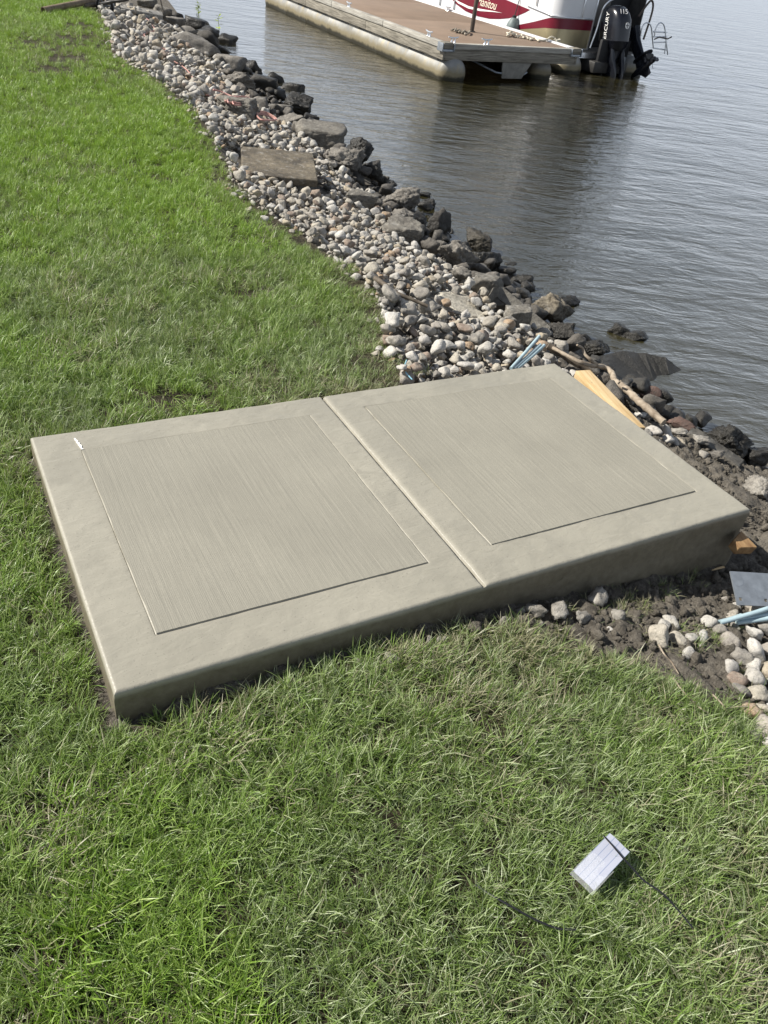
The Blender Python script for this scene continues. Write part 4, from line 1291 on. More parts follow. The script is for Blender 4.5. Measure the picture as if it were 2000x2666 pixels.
# ------------------------------------------------------------------ floating dock (own frame: x along its near end, y away, z up from lake datum)
DTH = math.radians(-0.5)
DU = np.array([math.cos(DTH), math.sin(DTH), 0])
DV = np.array([-math.sin(DTH), math.cos(DTH), 0])
DO = at(1157, 116, -0.20)
DO[2] = 0.0
def dloc(P):
    d = np.asarray(P) - DO
    return np.array([d @ DU, d @ DV, d[2]])
def dside(px, py, u): return dloc(at_plane(px, py, DO + DU * u, DU))     # on a plane across x
def dstern(px, py, v): return dloc(at_plane(px, py, DO + DV * v, DV))    # on a plane across y
def ddeck(px, py, z): return dloc(at(px, py, z))
DW, DL, DZ = 2.97, 8.6, -0.20
def build_dock():
    root = empty('floating_dock', DO, (0, 0, DTH))
    tag(root, 'floating dock with brown deck and weathered grey rails on long metal pontoons', 'dock')
    P = lambda name, me, mat, par=root: link(name, me, mat, par)
    # deck sheets, laid as three panels across
    for a, b in ((0.10, 2.85), (2.856, 5.70), (5.706, DL - 0.10)):
        P('deck_panel', box_mesh('deck_panel', 0.10, DW - 0.07, a, b, DZ - 0.035, DZ, 0.003), M['deck'])
    # rails round the deck edge: pale upper boards in lengths, darker fascia below
    for a, b in ((0.14, 2.25), (2.265, 4.6), (4.615, 6.9), (6.915, DL)):
        P('edge_rail', box_mesh('edge_rail', -0.02, 0.095, a, b, DZ - 0.065, DZ + 0.030, 0.008), M['rail_wood'])
    P('edge_rail', box_mesh('edge_rail', 0.16, DW - 0.18, -0.02, 0.095, DZ - 0.065, DZ + 0.022, 0.008), M['rail_wood'])
    P('edge_rail', box_mesh('edge_rail', DW - 0.065, DW + 0.02, 0.14, DL, DZ - 0.05, DZ + 0.03, 0.008), M['white'])
    for a, b in ((0.0, 3.0), (3.01, 6.0), (6.01, DL)):
        P('fascia_board', box_mesh('fascia_board', 0.0, 0.045, a, b, DZ - 0.235, DZ - 0.070, 0.005), M['fascia_wood'])
        P('fascia_board', box_mesh('fascia_board', DW - 0.045, DW, a, b, DZ - 0.235, DZ - 0.070, 0.005), M['fascia_wood'])
    P('fascia_board', box_mesh('fascia_board', 0.050, DW - 0.05, 0.0, 0.045, DZ - 0.235, DZ - 0.070, 0.005), M['fascia_wood'])
    for k in range(8):
        y = 0.5 + k * 1.05
        P('cross_beam', box_mesh('cross_beam', 0.06, DW - 0.06, y, y + 0.09, DZ - 0.225, DZ - 0.045, 0.004), M['under'])
        P('pontoon_saddle', box_mesh('pontoon_saddle', 0.05, 0.30, y - 0.25, y + 0.22, DZ - 0.36, DZ - 0.236, 0.01), M['saddle'])
    # corner irons with a wooden bumper
    for sx in (0, 1):
        cx = 0.07 if sx == 0 else DW - 0.07
        ir = P('corner_iron', box_mesh('corner_iron', cx - 0.115, cx + 0.115, -0.035, 0.13, DZ - 0.105, DZ - 0.066, 0.006), M['galv'])
        P('corner_bumper', box_mesh('corner_bumper', cx - 0.10, cx + 0.10, -0.045, 0.125, DZ - 0.062, DZ + 0.038, 0.02), M['fascia_wood'], ir)
        for s in (-1, 1):
            P('iron_flange', box_mesh('iron_flange', cx + s * 0.117 - 0.008, cx + s * 0.117 + 0.008, -0.05, 0.13, DZ - 0.10, DZ + 0.03, 0.003), M['galv'], ir)
    # pontoons
    def tube(u, r, zc, y0, y1):
        prof = [(r * 0.30, y0 - 0.14), (r * 0.62, y0 - 0.12), (r * 0.86, y0 - 0.075), (r * 0.97, y0 - 0.025), (r, y0), (r, y0 + 0.04)]
        y = y0
        while y < y1 - 1.2:
            y += 1.18
            prof += [(r, y), (r * 1.014, y + 0.01), (r * 1.014, y + 0.05), (r, y + 0.06)]
        prof += [(r, y1), (r * 0.9, y1 + 0.06), (r * 0.4, y1 + 0.12)]
        me = lathe_mesh('pontoon', prof, 40, 'y')
        o = P('pontoon', me, M['alu_tube'])
        o.location = (u, 0, zc)
        return o
    tube(0.27, 0.275, -0.655, 0.06, DL - 0.1)
    tube(2.52, 0.245, -0.665, 0.45, DL - 0.1)
    # bracket hanging under the near end, with its brace
    pts = [(1.30, 0.02, DZ - 0.24), (1.95, 0.02, DZ - 0.24), (1.78, 0.02, DZ - 0.50), (1.34, 0.02, DZ - 0.50)]
    me, c = prism_mesh('hanging_bracket', pts, 0.03, 0.004, normal=(0, -1, 0))
    o = P('hanging_bracket', me, M['saddle'])
    o.location = c
    P('brace', tube_mesh('brace', [(0.95, 0.5, DZ - 0.30), (1.25, 0.1, DZ - 0.42), (1.34, 0.04, DZ - 0.42)], 0.018), M['galv'])
    P('brace', tube_mesh('brace', [(1.80, 0.04, DZ - 0.44), (1.90, 0.06, DZ - 0.40), (1.95, 0.2, DZ - 0.38)], 0.018), M['galv'])
    # cleats
    for (u, v, rz) in ((0.33, 0.25, 0.1), (0.045, 0.62, 1.57), (2.86, 4.6, 1.57), (0.9, 0.05, 0.0), (0.045, 3.9, 1.57)):
        bm = bmesh.new()
        cl = P('cleat', tube_mesh('cleat', catmull([(-0.11, 0, 0.085), (-0.06, 0, 0.072), (0, 0, 0.068), (0.06, 0, 0.072), (0.11, 0, 0.085)], 4), [0.010] * 2 + [0.015] * 13 + [0.010] * 2, 8), M['alu'])
        bm.free()
        cl.location = (u, v, DZ + (0.0 if u > 0.2 and v > 0.12 else 0.024))
        cl.rotation_euler = (0, 0, rz)
        for s in (-0.035, 0.035):
            P('cleat_leg', lathe_mesh('cleat_leg', [(0.026, 0.0), (0.018, 0.012), (0.013, 0.04), (0.014, 0.068)], 12), M['alu'], cl).location = (s, 0, 0)
    # mooring post standing through the deck
    po = ddeck(1228, 83, DZ)
    P('post', tube_mesh('post', [(po[0], po[1], DZ - 0.25), (po[0] + 0.005, po[1], DZ + 0.4), (po[0] + 0.02, po[1] - 0.01, DZ + 1.5)], 0.040, 14), M['post'])
    P('post_collar', lathe_mesh('post_collar', [(0.075, 0), (0.075, 0.012), (0.05, 0.02)], 16), M['dark_metal']).location = (po[0], po[1], DZ + 0.001)
    return root
build_dock()
def dworld(p): return DO + DU * p[0] + DV * p[1] + np.array([0, 0, p[2]])
def b4(x, y): return 1130 + x / 4.1475, y / 4.1475
def c5(x, y): return 1480 + x / 5.53, y / 5.53
def rope_thing(name, pts, rad, mat, label, cat='rope', n=6, seg=7, group=None):
    pts = np.array(pts, float)
    c = pts[0].copy()
    me = tube_mesh(name, catmull(pts, n) - c, rad, seg)
    return tag(link(name, me, mat, None, c), label, cat, group)
def deck_rope(pix, name, mat, label, rad=0.016, wig=0.02, seed=1):
    r = random.Random(seed)
    pts = []
    for i, (x, y) in enumerate(pix):
        P = at(*b4(x, y), DZ + 0.018)
        P[2] += abs(r.gauss(0, wig))
        pts.append(P)
    return rope_thing(name, pts, rad, mat, label)
deck_rope([(185, 330), (235, 325), (225, 345), (285, 335), (270, 350), (315, 340), (330, 355), (300, 358), (350, 350), (385, 345), (375, 370), (335, 370), (345, 352), (388, 358)], 'mooring_rope', M['dark_rope'], 'small dirty heap of rope at the foot of the dock post', seed=3)
deck_rope([(785, 370), (815, 385), (790, 390), (830, 365), (850, 375), (835, 395), (880, 385), (900, 400), (940, 395), (965, 410), (1000, 400), (1015, 420), (1050, 415), (1040, 430), (1085, 425), (1130, 445), (1110, 430), (1150, 435), (1210, 437), (1260, 425), (1310, 418), (1300, 440), (1340, 430), (1360, 438), (1320, 445)], 'mooring_rope', M['rope'], 'pale mooring rope strung along the dock corner nearest the boat', seed=5)
# line from the dock corner to the boat's pontoon
p0, p1 = dworld((DW - 0.05, -0.02, DZ - 0.10)), dworld((3.46, 0.85, -0.50))
rope_thing('mooring_line', [p0, (p0 + p1) / 2 - np.array([0, 0, 0.06]), p1], 0.012, M['rope'], 'taut pale line from the dock corner down to the boat float')

# ------------------------------------------------------------------ pontoon boat
def build_boat():
    BU, BV = -0.26, 0.24
    def dstern(px, py, v):
        return dloc(at_plane(px, py, DO + DV * (v + BV), DV)) - np.array([BU, BV, 0])
    root = empty('pontoon_boat', DO + DU * BU + DV * BV, (0, 0, DTH))
    tag(root, 'white pontoon boat with maroon and champagne bands and black outboard, moored behind the dock', 'boat')
    P = lambda name, me, mat, par=root: link(name, me, mat, par)
    UB, VS = 3.70, 1.20
    UE = 5.92
    FAR = 8.2
    # floats
    for u in (3.95, 5.62):
        r, zc, y0, y1 = 0.30, -0.70, 0.78, FAR
        prof = [(r * 0.25, y0 - 0.16), (r * 0.6, y0 - 0.13), (r * 0.88, y0 - 0.06), (r, y0), (r, y1), (r * 0.5, y1 + 0.3)]
        o = P('float', lathe_mesh('float', prof, 36, 'y'), M['alu_tube'])
        o.location = (u, 0, zc)
    # deck edge: ribbed aluminium
    edge = P('deck_edge', box_mesh('deck_edge', UB - 0.02, 5.15, VS - 0.30, FAR, -0.50, -0.40, 0.01), M['alu'])
    for k in range(4):
        z = -0.495 + k * 0.028
        P('edge_rib', box_mesh('edge_rib', UB - 0.045, 5.16, VS - 0.322, VS - 0.296, z, z + 0.014, 0.003), M['alu'], edge)
    P('deck_floor', box_mesh('deck_floor', UB, UE, VS - 0.29, FAR, -0.399, -0.385, 0.003), M['bimini'])
    P('motor_pod', box_mesh('motor_pod', 4.45, 5.35, 0.62, 3.5, -0.72, -0.51, 0.03), M['dark_metal'])
    P('transom_bracket', box_mesh('transom_bracket', 5.10, 5.20, 0.55, 0.95, -0.60, -0.40, 0.01), M['galv'])
    # fence: side, round corner, stern; three colour bands
    path = [(UB, v) for v in np.arange(FAR, 1.50, -0.15)]
    path += [(UB + 0.30 - 0.30 * math.cos(a), 1.50 - 0.30 * math.sin(a)) for a in np.linspace(0, math.pi / 2, 10)]
    path += [(u, VS) for u in np.linspace(4.05, 4.66, 5)]
    path = np.array(path)
    z0 = np.full(len(path), -0.385)
    on = np.arange(len(path))
    vv = path[:, 1]
    r0 = np.interp(vv, [1.2, 1.5, 2.4, 3.2, 9], [-0.045, -0.075, -0.24, -0.37, -0.375])
    r1 = np.interp(vv, [1.2, 1.40, 1.9, 2.4, 3.2, 9], [0.135, 0.115, -0.03, -0.16, -0.352, -0.357])
    zt = np.full(len(path), 0.56)
    def band(name, lo, hi, mat, out):
        V, Fc = [], []
        t = np.gradient(path, axis=0)
        nrm = np.stack([-t[:, 1], t[:, 0]], -1) * -1
        nrm /= np.linalg.norm(nrm, axis=1)[:, None]
        q = path - nrm * 0.0 + (-nrm) * 0.0
        for i in range(len(path)):
            off = nrm[i] * out
            for z in (lo[i], hi[i]):
                V.append((path[i][0] + off[0], path[i][1] + off[1], z))
            for z in (lo[i], hi[i]):
                V.append((path[i][0] - nrm[i][0] * 0.02, path[i][1] - nrm[i][1] * 0.02, z))
        for i in range(len(path) - 1):
            a, b = 4 * i, 4 * i + 4
            Fc += [(a, b, b + 1, a + 1), (a + 2, a + 3, b + 3, b + 2), (a + 1, b + 1, b + 3, a + 3), (a, a + 2, b + 2, b)]
        e = 4 * (len(path) - 1)
        Fc += [(0, 1, 3, 2), (e, e + 2, e + 3, e + 1)]
        me = new_mesh(name, V, Fc)
        bm = bmesh.new()
        bm.from_mesh(me)
        return P(name, bm_mesh(bm, name, True, math.radians(35)), mat)
    band('lower_band', z0, r0 - 0.002, M['gold'], 0.0)
    band('stripe', r0, r1, M['red'], 0.003)
    fence = band('fence_panel', r1 + 0.002, zt, M['white'], 0.0)
    # aluminium rails on the fence
    for z in (-0.385, 0.155, 0.57):
        pts = [(p[0], p[1], z) for p in path]
        if z == 0.155:
            pts = [(p[0], p[1], float(np.interp(p[1], [1.2, 1.4, 2.0, 2.5], [0.155, 0.16, 0.20, 0.24]))) for p in path if p[1] < 2.3]
        q = np.array(pts)
        t = np.gradient(q, axis=0)
        nn = np.stack([t[:, 1], -t[:, 0], 0 * t[:, 0]], -1)
        nn /= np.linalg.norm(nn, axis=1)[:, None]
        P('fence_rail', tube_mesh('fence_rail', q + nn * 0.012, 0.013 if z > -0.3 else 0.018, 8), M['alu'], fence)
    for u in (4.33, 4.655):
        P('fence_post', box_mesh('fence_post', u - 0.014, u + 0.014, VS - 0.028, VS + 0.01, 0.17 if u < 4.5 else -0.385, 0.57, 0.004), M['alu'], fence)
    for v in (1.9, 5.0, 5.65):
        P('fence_post', box_mesh('fence_post', UB - 0.03, UB + 0.005, v - 0.015, v + 0.015, -0.33 if v > 3 else 0.25, 0.57, 0.004), M['alu'], fence)
    # maroon swoosh with a pale streak, and the name on it
    sw = [(2.10, 0.155), (2.25, 0.085), (2.5, -0.01), (2.8, -0.095), (3.12, -0.155), (3.5, -0.205), (3.98, -0.225), (4.5, -0.20), (4.95, -0.12), (5.3, 0.0), (5.5, 0.14), (5.4, 0.26), (4.6, 0.29), (3.6, 0.25), (3.01, 0.215), (2.5, 0.18)]
    me, c = prism_mesh('swoosh', [(UB - 0.006, v, z) for v, z in sw], 0.008, normal=(-1, 0, 0))
    o = P('swoosh', me, M['red'], fence)
    o.location = c
    stk = [(3.06, -0.035), (3.4, -0.045), (3.9, -0.075), (4.4, -0.09), (4.9, -0.05), (5.3, 0.06), (5.25, 0.02), (4.85, -0.095), (4.4, -0.135), (3.9, -0.115), (3.4, -0.062)]
    me, c = prism_mesh('streak', [(UB - 0.010, v, z) for v, z in stk], 0.006, normal=(-1, 0, 0))
    P('streak', me, M['letter'], o).location = (Vector(c) - o.location)
    tm = text_mesh('lettering', 'Manitou', 0.235, 0.32, 0.002)
    L = P('lettering', tm, M['cream_letter'], fence)
    L.matrix_local = Matrix.Translation((UB - 0.0125, 3.70, 0.055)) @ Matrix(((0, 0, -1, 0), (-1, 0, 0, 0), (0, 1, 0, 0), (0, 0, 0, 1))) @ Matrix.Diagonal((1.0, 1.0, 1.0, 1.0))
    # far fence, seen edge on, and the dark stern bulkhead
    P('far_fence', box_mesh('far_fence', UE - 0.03, UE, VS - 0.05, FAR, -0.385, 0.56, 0.006), M['dark_metal'])
    P('far_fence_cap', box_mesh('far_fence_cap', UE - 0.04, UE + 0.01, VS - 0.07, FAR, 0.562, 0.60, 0.006), M['alu'])
    P('stern_seat', box_mesh('stern_seat', 4.70, UE - 0.04, VS + 0.35, VS + 0.9, -0.38, 0.60, 0.04), M['black_matte'])
    P('seat_back', box_mesh('seat_back', 4.69, 5.25, VS + 0.25, VS + 0.345, 0.0, 0.70, 0.03), M['bimini'])
    # bent stern rails
    P('stern_rail', tube_mesh('stern_rail', catmull([dstern(*c5(312, 690), VS - 0.12), dstern(*c5(400, 450), VS - 0.12), dstern(*c5(470, 220), VS - 0.12), dstern(*c5(510, 110), VS - 0.14), dstern(*c5(570, 35), VS - 0.16), dstern(*c5(660, -20), VS - 0.2), dstern(*c5(800, -60), VS - 0.2)], 6), 0.022, 10), M['alu'])
    P('stern_rail', tube_mesh('stern_rail', catmull([dstern(*c5(1010, 235), 0.75), dstern(*c5(1100, 110), 0.72), dstern(*c5(1180, 15), 0.70), dstern(*c5(1215, 30), 0.70), dstern(*c5(1215, 130), 0.66), dstern(*c5(1170, 300), 0.64), dstern(*c5(1080, 570), 0.62)], 6), 0.020, 10), M['post'])
    # dark canvas enclosure on its hoops, above the fence (the water mirrors it)
    roof = []
    for i in range(9):
        a = i / 8
        u_ = 3.72 + (UE - 3.76) * a
        roof.append((u_, 2.22 + 0.22 * math.sin(math.pi * a)))
    V, Fc = [], []
    for v_ in (1.45, 3.2, 5.0, 6.6):
        for u_, z_ in roof: V.append((u_, v_, z_))
    for i in range(3):
        for k in range(8):
            a = i * 9 + k
            Fc.append((a, a + 1, a + 10, a + 9))
    me = new_mesh('canopy', V, Fc, True)
    bm = bmesh.new()
    bm.from_mesh(me)
    bmesh.ops.solidify(bm, geom=list(bm.faces), thickness=0.02)
    can = P('canopy', bm_mesh(bm, 'canopy', True), M['canvas'])
    P('side_curtain', box_mesh('side_curtain', 3.705, 3.72, 1.6, 6.4, 0.60, 2.215, 0.004), M['canvas'], can)
    P('stern_curtain', box_mesh('stern_curtain', 3.75, UE - 0.08, 1.50, 1.515, 0.72, 2.215, 0.004), M['canvas'], can)
    for v_ in (1.55, 6.5):
        for u_ in (3.735, UE - 0.06):
            P('canopy_pole', tube_mesh('canopy_pole', [(u_, v_, 0.57), (u_, v_, 1.4), (u_, v_, 2.22)], 0.014, 8), M['alu'], can)
    # boarding ladder
    lad = P('ladder', tube_mesh('ladder', catmull([dstern(*c5(x, y), 0.60) for x, y in ((1040, 520), (1055, 420), (1090, 350), (1135, 328), (1180, 355), (1200, 430), (1212, 560), (1225, 690))], 5), 0.014, 8), M['alu'])
    P('ladder_hoop', tube_mesh('ladder_hoop', catmull([dstern(*c5(x, y), 0.60) for x, y in ((1238, 530), (1255, 430), (1290, 355), (1335, 328), (1375, 360), (1395, 440), (1410, 600), (1432, 785))], 5), 0.014, 8), M['alu'], lad)
    P('ladder_stile', tube_mesh('ladder_stile', [dstern(*c5(1395, 440), 0.57), dstern(*c5(1408, 600), 0.57), dstern(*c5(1385, 775), 0.57)], 0.011, 8), M['alu'], lad)
    for ya, yb in ((458, 468), (530, 528), (612, 606), (690, 720)):
        P('ladder_rung', tube_mesh('ladder_rung', [dstern(*c5(1222, ya), 0.60), dstern(*c5(1418, yb), 0.60)], 0.012, 8), M['alu'], lad)
    P('ladder_arm', tube_mesh('ladder_arm', [dstern(*c5(1238, 566), 0.58), dstern(*c5(1310, 535), 0.56), dstern(*c5(1430, 560), 0.54), dstern(*c5(1488, 530), 0.52)], 0.013, 8), M['post'], lad)
    # outboard, tilted up: built upright, then swung about its tilt tube
    mot = empty('outboard_motor', (4.90, 0.72, -0.30), (math.radians(-9), 0, 0))
    mot.parent = root
    def loft(name, secs, mat, seg=28, p=3.2):
        nonlocal_mot = mot
        V, Fc = [], []
        for (z, cx, cy, hx, hy, pp) in secs:
            for k in range(seg):
                a = 2 * math.pi * k / seg
                c_, s_ = math.cos(a), math.sin(a)
                V.append((cx + hx * math.copysign(abs(c_) ** (2 / pp), c_), cy + hy * math.copysign(abs(s_) ** (2 / pp), s_), z))
        for i in range(len(secs) - 1):
            for k in range(seg):
                a, b = i * seg + k, i * seg + (k + 1) % seg
                Fc.append((a, b, b + seg, a + seg))
        Fc.append(tuple(range(seg)))
        Fc.append(tuple((len(secs) - 1) * seg + k for k in range(seg)))
        me = new_mesh(name, V, Fc)
        bm = bmesh.new()
        bm.from_mesh(me)
        return P(name, bm_mesh(bm, name, True, math.radians(38)), mat, mot)
    cow = loft('cowling', [(-0.02, 0, -0.02, 0.13, 0.24, 2.6), (0.04, 0, -0.01, 0.18, 0.30, 3), (0.14, 0, 0.0, 0.205, 0.325, 3.4), (0.15, 0, 0.0, 0.213, 0.333, 3.4), (0.36, 0, 0.01, 0.215, 0.335, 3.6), (0.52, 0, 0.02, 0.212, 0.325, 3.6), (0.63, 0, 0.04, 0.200, 0.285, 3.4), (0.71, 0, 0.06, 0.175, 0.225, 3.0), (0.755, 0, 0.07, 0.13, 0.16, 2.8), (0.77, 0, 0.08, 0.07, 0.09, 2.5)], M['black'])
    loft('midsection', [(-0.02, 0, 0.00, 0.13, 0.20, 3), (-0.20, 0, 0.02, 0.105, 0.16, 3), (-0.36, 0, 0.00, 0.08, 0.15, 3), (-0.62, 0, -0.02, 0.05, 0.14, 2.6), (-0.66, 0, -0.04, 0.05, 0.18, 2.4)], M['black'])
    loft('cavitation_plate', [(-0.685, 0, -0.10, 0.13, 0.27, 2.4), (-0.665, 0, -0.10, 0.13, 0.27, 2.4)], M['black'])
    loft('lower_strut', [(-0.68, 0, -0.03, 0.038, 0.15, 2.2), (-0.86, 0, -0.03, 0.036, 0.16, 2.2)], M['black'])
    def lower_unit(par, k_):
        gcs = P('gearcase', lathe_mesh('gearcase', [(0.008, 0.30), (0.045, 0.24), (0.066, 0.12), (0.070, -0.05), (0.062, -0.20), (0.055, -0.24)], 20, 'y'), M['black'], par)
        gcs.location = (0, 0, -0.88)
        me, c = prism_mesh('skeg', [(0.007, 0.10, -0.93), (0.007, -0.20, -0.93), (0.007, -0.22, -1.08), (0.007, -0.06, -1.10)], 0.014, 0.003, normal=(1, 0, 0))
        P('skeg', me, M['black'], par).location = c
        pr_ = P('propeller', lathe_mesh('propeller', [(0.052, -0.245), (0.055, -0.34), (0.045, -0.40), (0.02, -0.41)], 20, 'y'), M['black'], par)
        pr_.location = (0, 0, -0.88)
        for k in range(3):
            V, Fc = [], []
            for i in range(7):
                t = i / 6
                r_ = 0.05 + 0.125 * t
                hw = 0.075 * math.sin(math.pi * min(1, 0.18 + 0.80 * t)) + 0.01
                for j in range(5):
                    s = (j / 4 - 0.5) * 2
                    ang = 2.094 * k + s * hw / r_ * 0.75 + t * 0.35
                    V.append((r_ * math.cos(ang), -0.32 + s * hw * 0.65, r_ * math.sin(ang)))
            for i in range(6):
                for j in range(4):
                    a = i * 5 + j
                    Fc.append((a, a + 1, a + 6, a + 5))
            me = new_mesh('blade', V, Fc, True)
            bm = bmesh.new()
            bm.from_mesh(me)
            bmesh.ops.solidify(bm, geom=list(bm.faces), thickness=0.006)
            P('propeller_blade', bm_mesh(bm, 'propeller_blade', True), M['black'], pr_)

    lower_unit(mot, 1.0)
    kick = empty('kicker_leg', (5.44, 0.85, 0.10), (math.radians(-40), 0, 0))
    kick.parent = root
    kick.scale = (0.98, 0.98, 0.98)
    mot_main, mot = mot, kick
    loft('kicker_shaft', [(-0.05, 0, 0.0, 0.10, 0.16, 3), (-0.30, 0, 0.02, 0.075, 0.13, 3), (-0.62, 0, -0.02, 0.045, 0.12, 2.6), (-0.66, 0, -0.04, 0.05, 0.18, 2.4)], M['black'])
    loft('kicker_plate', [(-0.685, 0, -0.10, 0.12, 0.25, 2.4), (-0.665, 0, -0.10, 0.12, 0.25, 2.4)], M['black'])
    loft('kicker_strut', [(-0.68, 0, -0.03, 0.038, 0.15, 2.2), (-0.86, 0, -0.03, 0.036, 0.16, 2.2)], M['black'])
    lower_unit(kick, 1.0)
    mot = mot_main
    P('swivel_bracket', box_mesh('swivel_bracket', -0.13, 0.13, 0.20, 0.42, -0.50, -0.05, 0.03), M['black'], mot)
    # transom clamp legs reaching down to the water, not tilted
    for s in (-0.16, 0.10):
        P('clamp_leg', tube_mesh('clamp_leg', catmull([(4.95 + s, 0.60, -0.25), (4.95 + s, 0.52, -0.45), (4.95 + s * 0.8, 0.42, -0.62), (4.95 + s * 0.7, 0.40, -0.80)], 5), [0.07] * 8 + [0.06] * 8, 10, flat=0.7), M['black'])
    P('transom', box_mesh('transom', 4.55, 5.32, 0.66, 0.74, -0.62, -0.12, 0.02), M['black_matte'])
    # lettering on the cowling (left flank, rear, shoulder)
    t1 = P('lettering', text_mesh('lettering', 'MERCURY', 0.125, 0.15, 0.0015), M['letter'], cow)
    t1.matrix_local = Matrix.Translation((-0.2155, 0.02, 0.36)) @ Matrix(((0, 0, -1, 0), (0, 1, 0, 0), (1, 0, 0, 0), (0, 0, 0, 1)))
    for ch, dx in (('1', -0.075), ('1', -0.005), ('5', 0.075)):
        t2 = P('digit', text_mesh('digit', ch, 0.14, 0.2, 0.0015), M['letter'], cow)
        t2.matrix_local = Matrix.Translation((-0.05 + dx, -0.232, 0.655)) @ Matrix.Rotation(math.radians(90 - 33), 4, 'X')
    em = P('emblem', lathe_mesh('emblem', [(0.055, 0.0), (0.055, 0.004)], 24, 'y'), M['letter'], cow)
    em.location = (0.02, -0.3295, 0.42)
    ring = P('emblem_mark', box_mesh('emblem_mark', -0.008, 0.008, -0.006, -0.003, -0.045, 0.045, 0.001), M['black'], cow)
    ring.location = (0.02, -0.3275, 0.42)
    ring2 = P('emblem_mark', box_mesh('emblem_mark', -0.045, 0.045, -0.0055, -0.0025, -0.007, 0.007, 0.001), M['black'], cow)
    ring2.location = (0.02, -0.3285, 0.42)
    return root
build_boat()
# fender between dock and boat, with its line
fx = dside(*b4(858, 250), 3.36)
fend = empty('boat_fender', dworld((3.36, fx[1], fx[2] - 0.10)))
tag(fend, 'grey-green teardrop fender hanging between the dock and the boat side', 'fender')
link('fender_body', lathe_mesh('fender_body', [(0.03, -0.17), (0.10, -0.15), (0.145, -0.08), (0.15, 0.0), (0.125, 0.09), (0.085, 0.16), (0.06, 0.19), (0.045, 0.20)], 24), M['fender'], fend)
link('fender_neck', lathe_mesh('fender_neck', [(0.046, 0.195), (0.046, 0.235), (0.02, 0.245)], 14), M['black_matte'], fend)
tp = dside(*b4(925, -10), 3.42)
tw_ = dworld((3.42, tp[1], tp[2])) - np.array(fend.location)
link('fender_line', tube_mesh('fender_line', [(0, 0, 0.24), tuple(tw_)], 0.010, 6), M['dark_metal'], fend)

# ------------------------------------------------------------------ things by the new slab
def k6(x, y): return 1300 + x / 2.37, 800 + y / 2.37
def k5p(x, y): return 900 + x / 2.765, 650 + y / 2.765
def k7b(x, y): return 1800 + x / 7.375, 1350 + y / 7.375
plate('form_board', [k6(472, 390), k6(560, 385), k6(905, 742), k6(800, 740)], [0.005, 0.005, -0.03, -0.03], 0.045, M['pine'], 'fresh yellow pine board beside the lakeside edge of the new slab', 'board', 0.003)
plate('board_offcut', [k7b(965, 232), k7b(1275, 550), k7b(940, 556), k7b(825, 402)], [-0.055, -0.07, -0.07, -0.055], 0.045, M['brown_wood'], 'short brown timber offcut in the mud at the slab corner', 'board', 0.003)
def rod(a, b, za, zb, r, label):
    A, B = at(*a, za), at(*b, zb)
    d = B - A
    me = tube_mesh('rod', [d * 0, d * 0.5 + np.array([0, 0, -0.003]), d], r, 12)
    tag(link('rod', me, M['rod'], None, A), label, 'rod', 'blue-grey rods at the slab')
rod(k5p(1190, 856), k5p(1395, 622), -0.07, -0.01, 0.0085, 'topmost blue-grey rod leaning out from the far edge of the slab')
rod(k5p(1212, 856), k5p(1402, 684), -0.075, -0.04, 0.0085, 'middle blue-grey rod of three at the far edge of the slab')
rod(k5p(1236, 856), k5p(1430, 688), -0.08, -0.045, 0.0085, 'lowest blue-grey rod of three at the far edge of the slab')
rod(k7b(560, 2000), k7b(1900, 1590), -0.155, -0.10, 0.0085, 'uppermost blue-grey rod under the galvanised plate')
rod(k7b(850, 1945), k7b(1900, 1740), -0.165, -0.12, 0.0075, 'blue-grey rod between two others under the galvanised plate')
rod(k7b(500, 1985), k7b(960, 1850), -0.165, -0.16, 0.006, 'thin blue-grey rod end poking left below the galvanised plate')
rod(k7b(865, 2005), k7b(1900, 1840), -0.17, -0.13, 0.0085, 'lowest blue-grey rod near the galvanised plate')
